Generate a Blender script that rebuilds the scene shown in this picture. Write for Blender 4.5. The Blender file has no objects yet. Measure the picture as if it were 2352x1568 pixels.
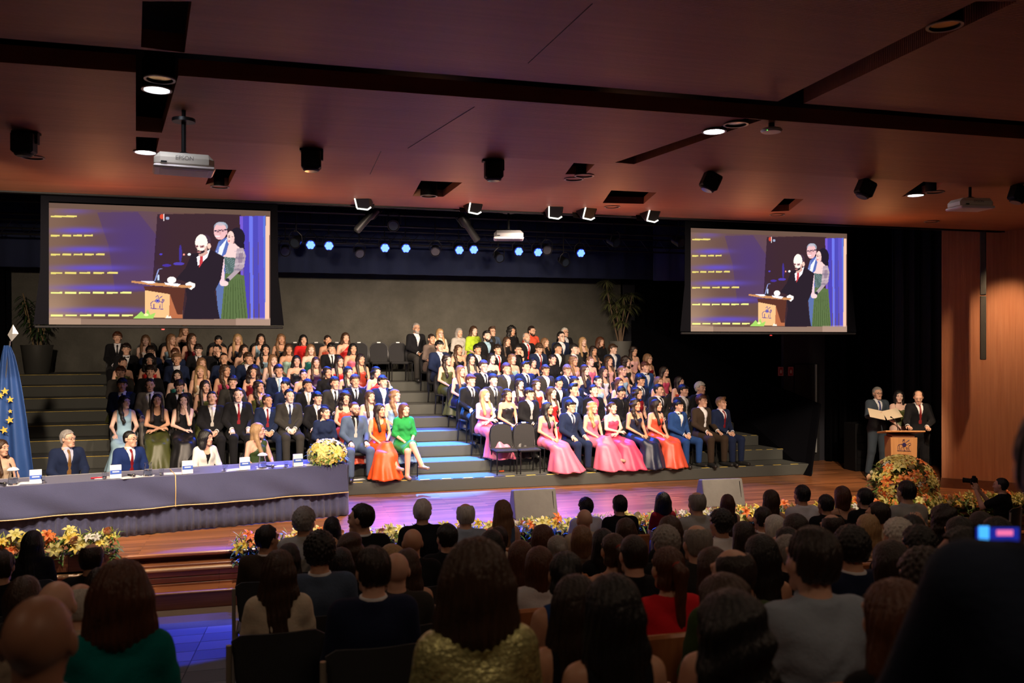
import bpy, bmesh, math, random
import numpy as np
from mathutils import Vector, Matrix, Euler
random.seed(7); np.random.seed(7)
FPX = 2000.0; YAW = math.atan(FPX / 7379.0); TAN = math.tan(YAW); COS = math.cos(YAW); SIN = math.sin(YAW); CAMZ = 2.72
# ---------------------------------------------------------------- camera, world, exposure, large lights
_sc = bpy.context.scene
_cd = bpy.data.cameras.new('camera'); _co = bpy.data.objects.new('camera', _cd); _sc.collection.objects.link(_co)
_co.location = (0, 0, CAMZ); _co.rotation_euler = (math.pi / 2, 0, -YAW)
_cd.sensor_width = 36; _cd.lens = FPX / 2352 * 36; _cd.clip_start = .05; _cd.clip_end = 200
_cd.dof.use_dof = True; _cd.dof.focus_distance = 16.5; _cd.dof.aperture_fstop = 2.8
_sc.camera = _co
_sc.view_settings.view_transform = 'Standard'; _sc.view_settings.look = 'None'; _sc.view_settings.gamma = 1
_sc.view_settings.use_curve_mapping = False; _sc.view_settings.exposure = 0.0
_w = bpy.data.worlds.new('world'); _sc.world = _w; _w.use_nodes = True
_w.node_tree.nodes['Background'].inputs[0].default_value = (.02, .02, .03, 1); _w.node_tree.nodes['Background'].inputs[1].default_value = 1
KEYC = (1.0, .77, .57); BLUE = (.015, .10, 1.0)
def spot(loc, aim, power, col, deg, blend=.4, size=.08, nm='spot_lamp'):
    l = bpy.data.lights.new(nm, 'SPOT'); l.energy = power; l.color = col; l.spot_size = math.radians(deg); l.spot_blend = blend; l.shadow_soft_size = size
    o = bpy.data.objects.new(nm, l); bpy.context.scene.collection.objects.link(o); o.location = loc
    o.rotation_euler = (Vector(aim) - Vector(loc)).to_track_quat('-Z', 'Y').to_euler(); return o
def area(loc, aim, power, col, sx, sy, nm='area_lamp'):
    l = bpy.data.lights.new(nm, 'AREA'); l.shape = 'RECTANGLE'; l.size = sx; l.size_y = sy; l.energy = power; l.color = col
    o = bpy.data.objects.new(nm, l); bpy.context.scene.collection.objects.link(o); o.location = loc
    o.rotation_euler = (Vector(aim) - Vector(loc)).to_track_quat('-Z', 'Y').to_euler(); return o
# front-of-house theatre spots on the ceiling fixtures, warm white
KEYS = [((-3.2, 9.4, 4.45), (-3.6, 17.6, .8), 74, 1650), ((-1.2, 9.3, 4.45), (-2.4, 17.0, .6), 78, 1200), ((1.4, 9.3, 4.45), (.6, 16.8, .6), 80, 1150), ((3.8, 9.4, 4.45), (3.2, 16.8, .6), 80, 1150),
        ((6.2, 9.5, 4.45), (5.8, 16.6, .6), 76, 1150), ((8.0, 9.6, 4.45), (8.0, 16.4, .4), 66, 1000)]
for _l, _a, _d, _p in KEYS: spot(_l, _a, _p, KEYC, _d, .8, .10)
spot((8.8, 9.8, 4.5), (10.9, 14.2, 1.0), 1300, (1, .78, .55), 28, .5, .08)     # lectern special
for _x in (-3.4, -.4, 2.6, 5.6, 8.4): spot((_x, 10.9, 4.55), (_x, 12.3, 0), 620, KEYC, 50, .5, .06)   # added fill spots to brighten the stage lip and flower boxes
for _x in (-2.2, .2, 2.6, 5.0, 7.4, 9.8): 
    _l = spot((_x, 12.5, 3.95), (_x, 11.2, 4.8), 20, (1, .36, .12), 170, .8, .25, 'added_bounce_fill')  # added fill, no fixture: stands in for stage bounce on the ceiling
# dimmed hall lamps above the audience
for _x, _y, _p in ((-3, 2.0, 12), (1.0, .5, 13), (4.5, 1.0, 12), (8, 3.5, 11), (3.0, 5.5, 11), (-1.5, 6.5, 10), (8.5, 6.8, 10)): area((_x, _y, 4.85), (_x, _y, 0), _p, (1, .70, .48), .8, .8, 'hall_lamp')
# ceiling downlights that are on
DOWN_ON = []
# ---------------------------------------------------------------- helpers
def W(px, py, Y):
    """point at depth Y seen at photograph pixel px,py"""
    p = (px - 1176) / FPX; t = TAN
    return Vector((Y * (p + t) / (1 - p * t), Y, CAMZ + (784 - py) / (FPX * COS * (1 - p * t)) * Y))
def WZ(px, py, z):
    p = (px - 1176) / FPX; t = TAN
    u = (784 - py) / (FPX * COS * (1 - p * t))
    Y = (z - CAMZ) / u
    return Vector((Y * (p + t) / (1 - p * t), Y, z))
def PXof(v):
    """pixel of a world point (for placing neighbours)"""
    d = v.y * COS + v.x * SIN; l = v.x * COS - v.y * SIN
    return 1176 + FPX * l / d, 784 - FPX * (v.z - CAMZ) / d, d

SC = bpy.context.scene
COL = SC.collection
_used = {}
def tag(o, label=None, cat=None, group=None, kind=None):
    if label: o['label'] = label
    if cat: o['category'] = cat
    if group: o['group'] = group
    if kind: o['kind'] = kind
    return o
def link(name, data, parent=None, loc=None):
    o = bpy.data.objects.new(name, data); COL.objects.link(o)
    if parent is not None: o.parent = parent
    if loc is not None: o.location = loc
    return o
def empty(name, loc=(0, 0, 0), rz=0, label=None, cat=None, group=None):
    o = link(name, None, None, loc); o.rotation_euler = (0, 0, rz); o.empty_display_size = .1
    return tag(o, label, cat, group)
def mesh_np(name, V, F, mat=None, smooth=True):
    """V (n,3) array; F (m,4) or (m,3) array"""
    me = bpy.data.meshes.new(name)
    V = np.asarray(V, np.float32); F = np.asarray(F, np.int32)
    me.vertices.add(len(V)); me.vertices.foreach_set('co', V.ravel())
    k = F.shape[1]
    me.loops.add(F.size); me.loops.foreach_set('vertex_index', F.ravel())
    me.polygons.add(len(F)); me.polygons.foreach_set('loop_start', np.arange(0, F.size, k, dtype=np.int32))
    me.polygons.foreach_set('loop_total', np.full(len(F), k, np.int32))
    if smooth: me.polygons.foreach_set('use_smooth', np.ones(len(F), bool))
    me.update(calc_edges=True)
    if mat: me.materials.append(mat)
    return me

def vpole(p, ztop, r, rad=.014, name='drop_pole', m=None):
    """a vertical pole from point p up to ztop, child of r (local offsets undone)"""
    M = (Matrix.Translation(r.location) @ r.rotation_euler.to_matrix().to_4x4() @ Matrix.Diagonal((*r.scale, 1))).inverted()
    mb = MB(); mb.tube([M @ Vector(p), M @ Vector((p[0], p[1], ztop))], rad, 6); return mb.build(name, m or M_BLACK, r)
class MB:
    """collects shapes into one mesh"""
    def __init__(s): s.v = []; s.f = []; s.sm = []
    def add(s, vs, fs, sm=False):
        b = len(s.v); s.v += [tuple(v) for v in vs]; s.f += [tuple(i + b for i in f) for f in fs]; s.sm += [sm] * len(fs); return s
    def box(s, c, d, rz=0, M=None, bev=0):
        x, y, z = [k / 2 for k in d]
        if bev > 0:
            b = min(bev, x * .9, y * .9, z * .9); vs = []; 
            for (ax, ay, az) in ((x, y - b, z - b), (x - b, y, z - b), (x - b, y - b, z)):
                for sx in (-1, 1):
                    for sy in (-1, 1):
                        for sz in (-1, 1): vs.append(Vector((sx * ax, sy * ay, sz * az)))
            bm = bmesh.new()
            for v in vs: bm.verts.new(v)
            r = bmesh.ops.convex_hull(bm, input=bm.verts); bm.verts.ensure_lookup_table(); bm.verts.index_update()
            vv = [v.co.copy() for v in bm.verts]; ff = [[v.index for v in f.verts] for f in bm.faces]; bm.free()
        else:
            vv = [Vector((a * x, b_ * y, c_ * z)) for c_ in (-1, 1) for b_ in (-1, 1) for a in (-1, 1)]
            ff = [(0, 2, 3, 1), (4, 5, 7, 6), (0, 1, 5, 4), (2, 6, 7, 3), (0, 4, 6, 2), (1, 3, 7, 5)]
        R = M if M is not None else Matrix.Rotation(rz, 3, 'Z')
        return s.add([R @ v + Vector(c) for v in vv], ff)
    def tube(s, pts, r, n=8, cap=True, rs=None):
        pts = [Vector(p) for p in pts]; rings = []
        up = None
        for i, p in enumerate(pts):
            t = (pts[min(i + 1, len(pts) - 1)] - pts[max(i - 1, 0)])
            t = t.normalized() if t.length > 1e-9 else Vector((0, 0, 1))
            if up is None: up = Vector((0, 0, 1)) if abs(t.z) < .9 else Vector((1, 0, 0))
            a = t.cross(up).normalized(); b = a.cross(t).normalized(); up = b
            rr = rs[i] if rs else r
            rings.append([p + a * rr * math.cos(2 * math.pi * k / n) + b * rr * math.sin(2 * math.pi * k / n) for k in range(n)])
        vs = [v for R in rings for v in R]; fs = []
        for i in range(len(rings) - 1):
            for k in range(n):
                fs.append((i * n + k, i * n + (k + 1) % n, (i + 1) * n + (k + 1) % n, (i + 1) * n + k))
        if cap:
            fs.append(tuple(reversed(range(n)))); fs.append(tuple((len(rings) - 1) * n + k for k in range(n)))
        return s.add(vs, fs, True)
    def lathe(s, prof, n=20, c=(0, 0, 0), M=None, closed=False):
        vs = []; fs = []; c = Vector(c); m = len(prof)
        for r, z in prof:
            for k in range(n):
                v = Vector((r * math.cos(2 * math.pi * k / n), r * math.sin(2 * math.pi * k / n), z))
                vs.append((M @ v if M else v) + c)
        for i in range(m - 1 if not closed else m):
            j = (i + 1) % m
            for k in range(n): fs.append((i * n + k, i * n + (k + 1) % n, j * n + (k + 1) % n, j * n + k))
        if not closed:
            if prof[0][0] > 1e-5: fs.append(tuple(reversed(range(n))))
            if prof[-1][0] > 1e-5: fs.append(tuple((m - 1) * n + k for k in range(n)))
        return s.add(vs, fs, True)
    def prism(s, poly, a, b, M=None):
        """poly of (x,z) extruded along y from a to b"""
        n = len(poly); vs = [Vector((x, a, z)) for x, z in poly] + [Vector((x, b, z)) for x, z in poly]
        if M: vs = [M @ v for v in vs]
        fs = [tuple(range(n)), tuple(reversed(range(n, 2 * n)))] + [(i, n + i, n + (i + 1) % n, (i + 1) % n) for i in range(n)]
        return s.add(vs, fs)
    def data(s, name, mat=None):
        me = bpy.data.meshes.new(name); me.from_pydata(s.v, [], s.f)
        me.polygons.foreach_set('use_smooth', s.sm); me.update()
        bm = bmesh.new(); bm.from_mesh(me); bmesh.ops.recalc_face_normals(bm, faces=bm.faces)
        if any(s.sm):
            for e in bm.edges:
                if len(e.link_faces) == 2 and e.calc_face_angle(0) > .7: e.smooth = False
        bm.to_mesh(me); bm.free()
        if mat: me.materials.append(mat)
        return me
    def build(s, name, mat=None, parent=None, loc=None):
        return link(name, s.data(name, mat), parent, loc)

# ---------------------------------------------------------------- materials
_mats = {}
def mat(name, col, rough=.6, metal=0, emit=None, es=0, noise=0, nscale=20, bump=0, bscale=200, spec=.5, stretch=None, sheen=0, coat=0, alpha=None, trans=0):
    key = (name, tuple(round(c, 3) for c in col), rough, metal, es, bump, noise, trans)
    if key in _mats: return _mats[key]
    m = bpy.data.materials.new(name); m.use_nodes = True; nt = m.node_tree; b = nt.nodes['Principled BSDF']
    b.inputs['Base Color'].default_value = (*col, 1); b.inputs['Roughness'].default_value = rough; b.inputs['Metallic'].default_value = metal
    b.inputs['Specular IOR Level'].default_value = spec
    if sheen: b.inputs['Sheen Weight'].default_value = sheen
    if coat: b.inputs['Coat Weight'].default_value = coat
    if trans: b.inputs['Transmission Weight'].default_value = trans; b.inputs['IOR'].default_value = 1.45 if trans else 1.5
    if emit is not None:
        b.inputs['Emission Color'].default_value = (*emit, 1); b.inputs['Emission Strength'].default_value = es
    if noise or bump:
        tc = nt.nodes.new('ShaderNodeTexCoord'); mp = nt.nodes.new('ShaderNodeMapping'); nt.links.new(tc.outputs['Object'], mp.inputs[0])
        if stretch: mp.inputs['Scale'].default_value = stretch
    if noise:
        n = nt.nodes.new('ShaderNodeTexNoise'); n.inputs['Scale'].default_value = nscale; n.inputs['Detail'].default_value = 3; nt.links.new(mp.outputs[0], n.inputs[0])
        mx = nt.nodes.new('ShaderNodeMix'); mx.data_type = 'RGBA'
        mx.inputs[6].default_value = (*[c * (1 - noise) for c in col], 1); mx.inputs[7].default_value = (*[min(1, c * (1 + noise)) for c in col], 1)
        nt.links.new(n.outputs[0], mx.inputs[0]); nt.links.new(mx.outputs[2], b.inputs['Base Color'])
    if bump:
        n = nt.nodes.new('ShaderNodeTexNoise'); n.inputs['Scale'].default_value = bscale; nt.links.new(mp.outputs[0], n.inputs[0])
        bp = nt.nodes.new('ShaderNodeBump'); bp.inputs['Strength'].default_value = bump; bp.inputs['Distance'].default_value = .01
        nt.links.new(n.outputs[0], bp.inputs['Height']); nt.links.new(bp.outputs[0], b.inputs['Normal'])
    _mats[key] = m
    return m
def fabric(col, rough=.85): return mat('fabric', col, rough, bump=.25, bscale=60, noise=.12, nscale=9, sheen=.03, spec=.12)
def satin(col): return mat('satin', col, .42, bump=.3, bscale=14, noise=.08, nscale=6, spec=.5)
def skinm(col): return mat('skin', col, .48, noise=.06, nscale=12, spec=.4)
def hairm(col): return mat('hair', col, .42, noise=.45, nscale=30, bump=.7, bscale=60, spec=.5, stretch=(2.2, 2.2, .25))
# ---------------------------------------------------------------- signed-distance bodies
def snet(F, xs, ys, zs):
    ins = F < 0
    c = [(i, j, k) for i in (0, 1) for j in (0, 1) for k in (0, 1)]
    nx, ny, nz = F.shape
    cnt = np.zeros((nx - 1, ny - 1, nz - 1), np.int8)
    for i, j, k in c: cnt += ins[i:nx - 1 + i, j:ny - 1 + j, k:nz - 1 + k]
    I, J, K = np.nonzero((cnt > 0) & (cnt < 8))
    vals = {o: F[I + o[0], J + o[1], K + o[2]] for o in c}
    acc = np.zeros((len(I), 3)); num = np.zeros(len(I)); ax = (xs, ys, zs)
    for o in c:
        for d in range(3):
            if o[d]: continue
            q = list(o); q[d] = 1; q = tuple(q)
            a, b = vals[o], vals[q]; m = (a < 0) != (b < 0)
            t = np.where(m, a / np.where(m, a - b, 1), 0)
            P = []
            for e, n in enumerate((I, J, K)):
                lo = ax[e][n + o[e]]; hi = ax[e][n + q[e]]; P.append(lo + (hi - lo) * t)
            acc += np.stack(P, 1) * m[:, None]; num += m
    V = acc / num[:, None]
    idx = np.full(cnt.shape, -1, np.int32); idx[I, J, K] = np.arange(len(I))
    faces = []
    for d in range(3):
        s0 = [slice(None)] * 3; s1 = [slice(None)] * 3; s0[d] = slice(0, -1); s1[d] = slice(1, None)
        A = ins[tuple(s0)]; B = ins[tuple(s1)]
        e, f = [k for k in range(3) if k != d]
        P = np.array(np.nonzero(A != B))
        sh = cnt.shape
        ok = (P[e] > 0) & (P[f] > 0) & (P[e] < sh[e]) & (P[f] < sh[f])
        P = P[:, ok]
        def g(de, df):
            Q = P.copy(); Q[e] -= de; Q[f] -= df; return idx[Q[0], Q[1], Q[2]]
        q = np.stack([g(0, 0), g(1, 0), g(1, 1), g(0, 1)], 1)
        a_in = A[P[0], P[1], P[2]]
        flip = a_in if d != 1 else ~a_in
        q[~flip] = q[~flip][:, ::-1]
        faces.append(q)
    Fq = np.concatenate(faces)
    return V, Fq[(Fq >= 0).all(1)]

class Fld:
    def __init__(s, xs, ys, zs):
        s.xs, s.ys, s.zs = [np.asarray(a, float) for a in (xs, ys, zs)]
        s.X = s.xs[:, None, None]; s.Y = s.ys[None, :, None]; s.Z = s.zs[None, None, :]
    def rc(s, a, b, r1, r2, sc=(1, 1, 1)):
        a = [a[i] / sc[i] for i in range(3)]; b = [b[i] / sc[i] for i in range(3)]
        px, py, pz = s.X / sc[0] - a[0], s.Y / sc[1] - a[1], s.Z / sc[2] - a[2]
        bx, by, bz = b[0] - a[0], b[1] - a[1], b[2] - a[2]
        L = bx * bx + by * by + bz * bz + 1e-12
        h = np.clip((px * bx + py * by + pz * bz) / L, 0, 1)
        return np.sqrt((px - bx * h) ** 2 + (py - by * h) ** 2 + (pz - bz * h) ** 2) - (r1 + (r2 - r1) * h)
    def ell(s, c, r):
        x, y, z = (s.X - c[0]), (s.Y - c[1]), (s.Z - c[2])
        k0 = np.sqrt((x / r[0]) ** 2 + (y / r[1]) ** 2 + (z / r[2]) ** 2)
        k1 = np.sqrt((x / r[0] ** 2) ** 2 + (y / r[1] ** 2) ** 2 + (z / r[2] ** 2) ** 2) + 1e-9
        return k0 * (k0 - 1) / k1
def smin(a, b, k):
    h = np.clip(.5 + .5 * (b - a) / k, 0, 1)
    return b + (a - b) * h - k * h * (1 - h)
def smax(a, b, k): return -smin(-a, -b, k)
def ax_(lo, hi, *bands):
    """coordinates: default step then finer bands (a,b,step)"""
    step = bands[0]; out = []; x = lo
    while x < hi + 1e-6:
        out.append(x); st = step
        for (a, b, f) in bands[1:]:
            if a <= x < b: st = f
        x += st
    return np.array(out)

def skeleton(sex, stand, arms, legs):
    """joints of a figure facing -Y; x>0 is the viewer's right"""
    m = sex == 'm'; J = {}
    sh = .156 if m else .132
    if stand:
        dz = .44
        H = .93 if m else .93
        J['hip'] = (0, .01, H); J['hj'] = [(s * .085, .01, H - .02) for s in (-1, 1)]
        J['kn'] = [(s * .10, -.01, .50) for s in (-1, 1)]; J['an'] = [(s * .11, .02, .085) for s in (-1, 1)]
        J['toe'] = [(s * .14, -.14, .035) for s in (-1, 1)]
        if legs == 'walk': J['kn'][0] = (-.14, -.05, .5); J['an'][0] = (-.2, -.02, .085); J['toe'][0] = (-.26, -.18, .035)
        t = .415
    else:
        J['hip'] = (0, .02, .53); J['hj'] = [(s * .09, .0, .535) for s in (-1, 1)]
        w = {'norm': .12, 'wide': .17, 'cross': .07}[legs]
        J['kn'] = [(s * w, -.43, .50) for s in (-1, 1)]; J['an'] = [(s * w * .95, -.43, .09) for s in (-1, 1)]
        J['toe'] = [(s * (w + .03), -.60, .035) for s in (-1, 1)]
        if legs == 'cross':
            J['kn'] = [(-.06, -.43, .49), (.03, -.42, .60)]; J['an'] = [(-.06, -.40, .09), (.13, -.60, .28)]
            J['toe'] = [(-.07, -.57, .035), (.2, -.74, .22)]
        t = 0
    J['waist'] = (0, .03, .70 + t); J['chest'] = (0, .03, .90 + t)
    J['sh'] = [(s * sh, .03, 1.0 + t) for s in (-1, 1)]
    J['nb'] = (0, .04, 1.04 + t); J['hd'] = (0, 0.0, 1.192 + t)
    a = {'lap': ([(-.23, -.0, .76), (.23, -.0, .76)], [(-.06, -.25, .635), (.06, -.25, .635)]),
         'knees': ([(-.25, -.03, .76), (.25, -.03, .76)], [(-.13, -.29, .64), (.13, -.29, .64)]),
         'cross': ([(-.22, -.04, .78), (.22, -.04, .78)], [(.05, -.20, .72), (-.06, -.23, .69)]),
         'chin': ([(-.22, -.04, .76), (.12, -.18, .78)], [(.02, -.24, .68), (.03, -.16, 1.05)]),
         'hang': ([(-.24, .03, 1.16), (.24, .03, 1.16)], [(-.25, -.02, .93), (.25, -.02, .93)]),
         'lect': ([(-.27, -.08, 1.17), (.24, -.08, 1.17)], [(-.30, -.34, 1.10), (.02, -.36, 1.09)]),
         'paper': ([(-.26, -.08, 1.18), (.22, -.04, 1.17)], [(-.16, -.30, 1.22), (.06, -.30, 1.20)]),
         'clasp': ([(-.21, .0, 1.16), (.21, .0, 1.16)], [(-.05, -.17, 1.02), (.05, -.17, 1.02)]),
         'phone': ([(-.2, -.2, .86), (.2, -.2, .86)], [(-.06, -.33, 1.08), (.07, -.33, 1.08)]),
         'phonestand': ([(-.3, -.05, 1.16), (.30, -.08, 1.13)], [(-.02, -.30, 1.05), (.06, -.36, 1.21)]),
         'camera': ([(-.2, -.2, 1.22), (.2, -.2, 1.22)], [(-.07, -.20, 1.50), (.08, -.20, 1.50)]),
         'ear': ([(-.23, -.0, .76), (.27, -.14, .86)], [(-.06, -.25, .635), (.13, -.06, 1.09)])}[arms]
    kx = .88 if m else .80
    J['el'] = [(q[0] * kx, q[1], q[2]) for q in a[0]]; J['wr'] = a[1]
    hd = {'lap': [((.6, -.6, -.3), (0, -.4, 1)), ((-.6, -.6, -.25), (0, -.4, 1))], 'knees': [((0, -1, -.3), (0, -.2, 1)), ((0, -1, -.3), (0, -.2, 1))],
          'cross': [((1, -.1, .1), (0, -.6, 1)), ((-1, .05, 0), (0, -.6, 1))], 'chin': [((1, -.2, 0), (0, -.3, 1)), ((-.2, -.2, 1), (.3, -1, 0))],
          'hang': [((0, -.1, -1), (-1, 0, 0)), ((0, -.1, -1), (1, 0, 0))], 'lect': [((.1, -1, -.1), (0, 0, 1)), ((-.1, -1, -.1), (0, 0, 1))],
          'paper': [((.3, -1, .1), (0, .2, -1)), ((-.3, -1, .1), (0, .2, -1))], 'clasp': [((.7, -.5, -.4), (0, -.5, 1)), ((-.7, -.5, -.4), (0, -.5, 1))],
          'phone': [((.3, -.1, 1), (-.6, .7, 0)), ((-.3, -.1, 1), (.6, .7, 0))], 'phonestand': [((.3, -.1, 1), (-.6, .7, 0)), ((-.3, -.1, 1), (.6, .7, 0))], 'camera': [((.3, -.4, 1), (-.5, 1, 0)), ((-.3, -.4, 1), (.5, 1, 0))],
          'ear': [((.6, -.6, -.3), (0, -.4, 1)), ((-.1, .1, 1), (1, -.3, 0))]}[arms]
    J['hand'] = hd
    return J

def f_torso(g, J, sex, k=.035):
    m = sex == 'm'; w, c, h = J['waist'], J['chest'], J['hip']
    d = g.rc(w, c, .100 if m else .082, .118 if m else .098, (1.32, 1, 1))
    d = smin(d, g.rc((-.055, h[1], h[2] + .03), (.055, h[1], h[2] + .03), .122 if m else .128, .122 if m else .128), .06)
    s = J['sh']; z = s[0][2]
    d = smin(d, g.rc((s[0][0] + .02, s[0][1], z - .015), (s[1][0] - .02, s[1][1], z - .015), .062 if m else .05, .062 if m else .05), .05)
    for q in s: d = smin(d, g.rc(J['nb'], (q[0] * .8, q[1], z + .015), .042, .035), .03)
    if not m:
        for q in (-1, 1): d = smin(d, g.ell((q * .052, c[1] - .072, c[2] + .0), (.052, .045, .058)), .035)
    else: d = smin(d, g.ell((0, c[1] - .06, c[2] + .03), (.13, .07, .09)), .03)
    return d
def f_arm(g, J, sex, i, upto=1.0):
    m = sex == 'm'; s, e, w = J['sh'][i], J['el'][i], J['wr'][i]
    k = 1 if m else .8
    e2 = e
    d = g.rc(s, e, .055 * k, .042 * k)
    if upto > .5:
        w2 = tuple(e[q] + (w[q] - e[q]) * (upto - .5) * 2 for q in range(3))
        d = smin(d, g.rc(e, w2, .042 * k, .042 * k - .015 * k * (upto - .5) * 2), .02)
    else:
        e2 = tuple(s[q] + (e[q] - s[q]) * upto * 2 for q in range(3)); d = g.rc(s, e2, .055 * k, .048 * k)
    return d
def f_legs(g, J, sex):
    m = sex == 'm'; d = None
    for i in range(2):
        q = smin(g.rc(J['hj'][i], J['kn'][i], .088, .060), g.rc(J['kn'][i], J['an'][i], .058, .040), .02)
        d = q if d is None else smin(d, q, .015)
    return d
def f_feet(g, J, only=None):
    d = None
    for i in (range(2) if only is None else [only]):
        a, t = J['an'][i], J['toe'][i]
        q = g.rc((a[0], a[1] + .03, a[2] - .045), t, .036, .028, (1.15, 1, 1))
        q = smin(q, g.rc(a, (a[0], a[1], a[2] - .03), .036, .036), .02)
        d = q if d is None else np.minimum(d, q)
    return d
def f_head(g, C, sex):
    x, y, z = C; m = sex == 'm'
    d = g.ell((x, y + .018, z + .028), (.074, .093, .088))
    d = smin(d, g.ell((x, y - .022, z - .022), (.060 if m else .056, .066, .088)), .03)
    d = smin(d, g.rc((x - .018, y - .066, z - .094), (x + .018, y - .066, z - .094), .022 if m else .018, .022 if m else .018), .035)
    for q in (-1, 1):
        d = smin(d, g.ell((x + q * .036, y - .055, z - .026), (.024, .024, .026)), .02)
        d = smax(d, -g.ell((x + q * .031, y - .099, z + .010), (.019, .016, .013)), .012)
        d = smin(d, g.ell((x + q * .031, y - .079, z + .008), (.0135, .0135, .0105)), .004)
        d = smin(d, g.ell((x + q * .076, y + .012, z - .004), (.011, .021, .031)), .008)
    d = smin(d, g.rc((x - .045, y - .076, z + .030), (x + .045, y - .076, z + .030), .010, .010), .018)
    d = smin(d, g.rc((x, y - .088, z + .010), (x, y - .104, z - .028), .0075, .0125), .012)
    d = smin(d, g.rc((x - .013, y - .094, z - .031), (x + .013, y - .094, z - .031), .008, .008), .006)
    d = smin(d, g.rc((x - .016, y - .085, z - .056), (x + .016, y - .085, z - .056), .0075, .0075), .006)
    d = smin(d, g.rc((x - .012, y - .083, z - .068), (x + .012, y - .083, z - .068), .0085, .0085), .006)
    return d

_hand = None
def hand_mesh():
    global _hand
    if _hand is None:
        g = Fld(np.arange(-.07, .065, .0048), np.arange(-.03, .21, .0052), np.arange(-.085, .03, .0048))
        d = g.rc((-.012, .045, 0), (.014, .045, 0), .026, .026, (1, 1.25, .55))
        d = smin(d, g.rc((0, -.01, 0), (0, .03, 0), .022, .022, (1.15, 1, .85)), .02)
        for fx, L, sp in ((-.030, .058, -.10), (-.0105, .072, -.03), (.0095, .078, .02), (.0285, .068, .09)):
            a = Vector((fx, .080, -.002)); dirs = [(-.25), (-.75), (-1.15)]
            p = a; seg = (L * .42, L * .32, L * .26)
            for j, (an, l) in enumerate(zip(dirs, seg)):
                q = p + Vector((math.sin(sp) * l, math.cos(an) * l, math.sin(an) * l))
                dd = g.rc(p, q, .0096 - j * .0010, .0090 - j * .0010)
                d = smin(d, dd, .003); p = q
        p = Vector((.026, .022, -.004)); q = Vector((.050, .052, -.018)); r = Vector((.050, .080, -.030))
        d = smin(d, smin(g.rc(p, q, .0135, .0105), g.rc(q, r, .0105, .0085), .004), .006)
        _hand = snet(d, g.xs, g.ys, g.zs)
    return _hand
def add_hand(V, F, wr, dirn, nrm, side, sc):
    HV, HF = hand_mesh(); HV = HV * sc
    if side > 0: HV = HV * np.array([-1, 1, 1]); HF = HF[:, ::-1]
    y = Vector(dirn).normalized(); z = Vector(nrm); z = (z - y * z.dot(y)).normalized(); x = y.cross(z)
    R = np.array([list(x), list(y), list(z)])
    HV = HV @ R + np.array(wr)
    return np.concatenate([V, HV]), np.concatenate([F, HF + len(V)])

_bodies = {}
LOW = 1.0
def body_raw(pose):
    """pose = (sex, stand, arms, legs)"""
    if pose in _bodies: return _bodies[pose]
    sex, stand, arms, legs = pose; J = skeleton(*pose)
    hz = J['hd'][2]; C = J['hd']
    xs = ax_(-.34, .36, .019, (-.092, .085, .0075)); ys = ax_(-.80 if not stand else -.42, .22, .021, (-.125, .12, .0085))
    zs = ax_(-.02, hz + .14, .021, (hz - .14, hz + .2, .0075))
    g = Fld(xs, ys, zs)
    d = f_torso(g, J, sex)
    for i in (0, 1): d = smin(d, f_arm(g, J, sex, i), .022)
    d = smin(d, f_legs(g, J, sex), .04)
    d = smin(d, f_feet(g, J), .02)
    nk = .056 if sex == 'm' else .047
    neck = g.rc((0, J['nb'][1] + .0, J['nb'][2] - .03), (0, .018, hz - .06), nk, nk - .002)
    d = smin(d, neck, .03)
    hd = f_head(g, C, sex)
    d = smin(d, hd, .014)
    V, F = snet(d, xs, ys, zs)
    hs = .96 if sex == 'm' else .86
    for i, s in ((0, -1), (1, 1)):
        V, F = add_hand(V, F, J['wr'][i], *J['hand'][i], s, hs)
    _bodies[pose] = (V, F, J)
    return _bodies[pose]
def head_frame(J): return np.array([0, .02, J['hd'][2] - .06])
def head_rot(yaw, pitch, roll=0): return Euler((pitch, roll, yaw), 'ZXY' if False else 'XYZ').to_matrix()
_bm = {}
def body_mesh(pose, yaw, pitch):
    key = (pose, yaw, pitch)
    if key not in _bm:
        V, F, J = body_raw(pose); P = head_frame(J); V = V.copy()
        hz = J['hd'][2]
        t = np.clip((V[:, 2] - (hz - .175)) / .055, 0, 1); t = t * t * (3 - 2 * t)
        near = (np.abs(V[:, 0]) < .1) & (np.abs(V[:, 1]) < .14); t = t * near
        R = np.array(head_rot(math.radians(yaw), math.radians(pitch)))
        Vr = (V - P) @ R.T + P
        V = V * (1 - t[:, None]) + Vr * t[:, None]
        _bm[key] = mesh_np('body', V, F, skinm((.8, .5, .4)))
    return _bm[key]

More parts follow.
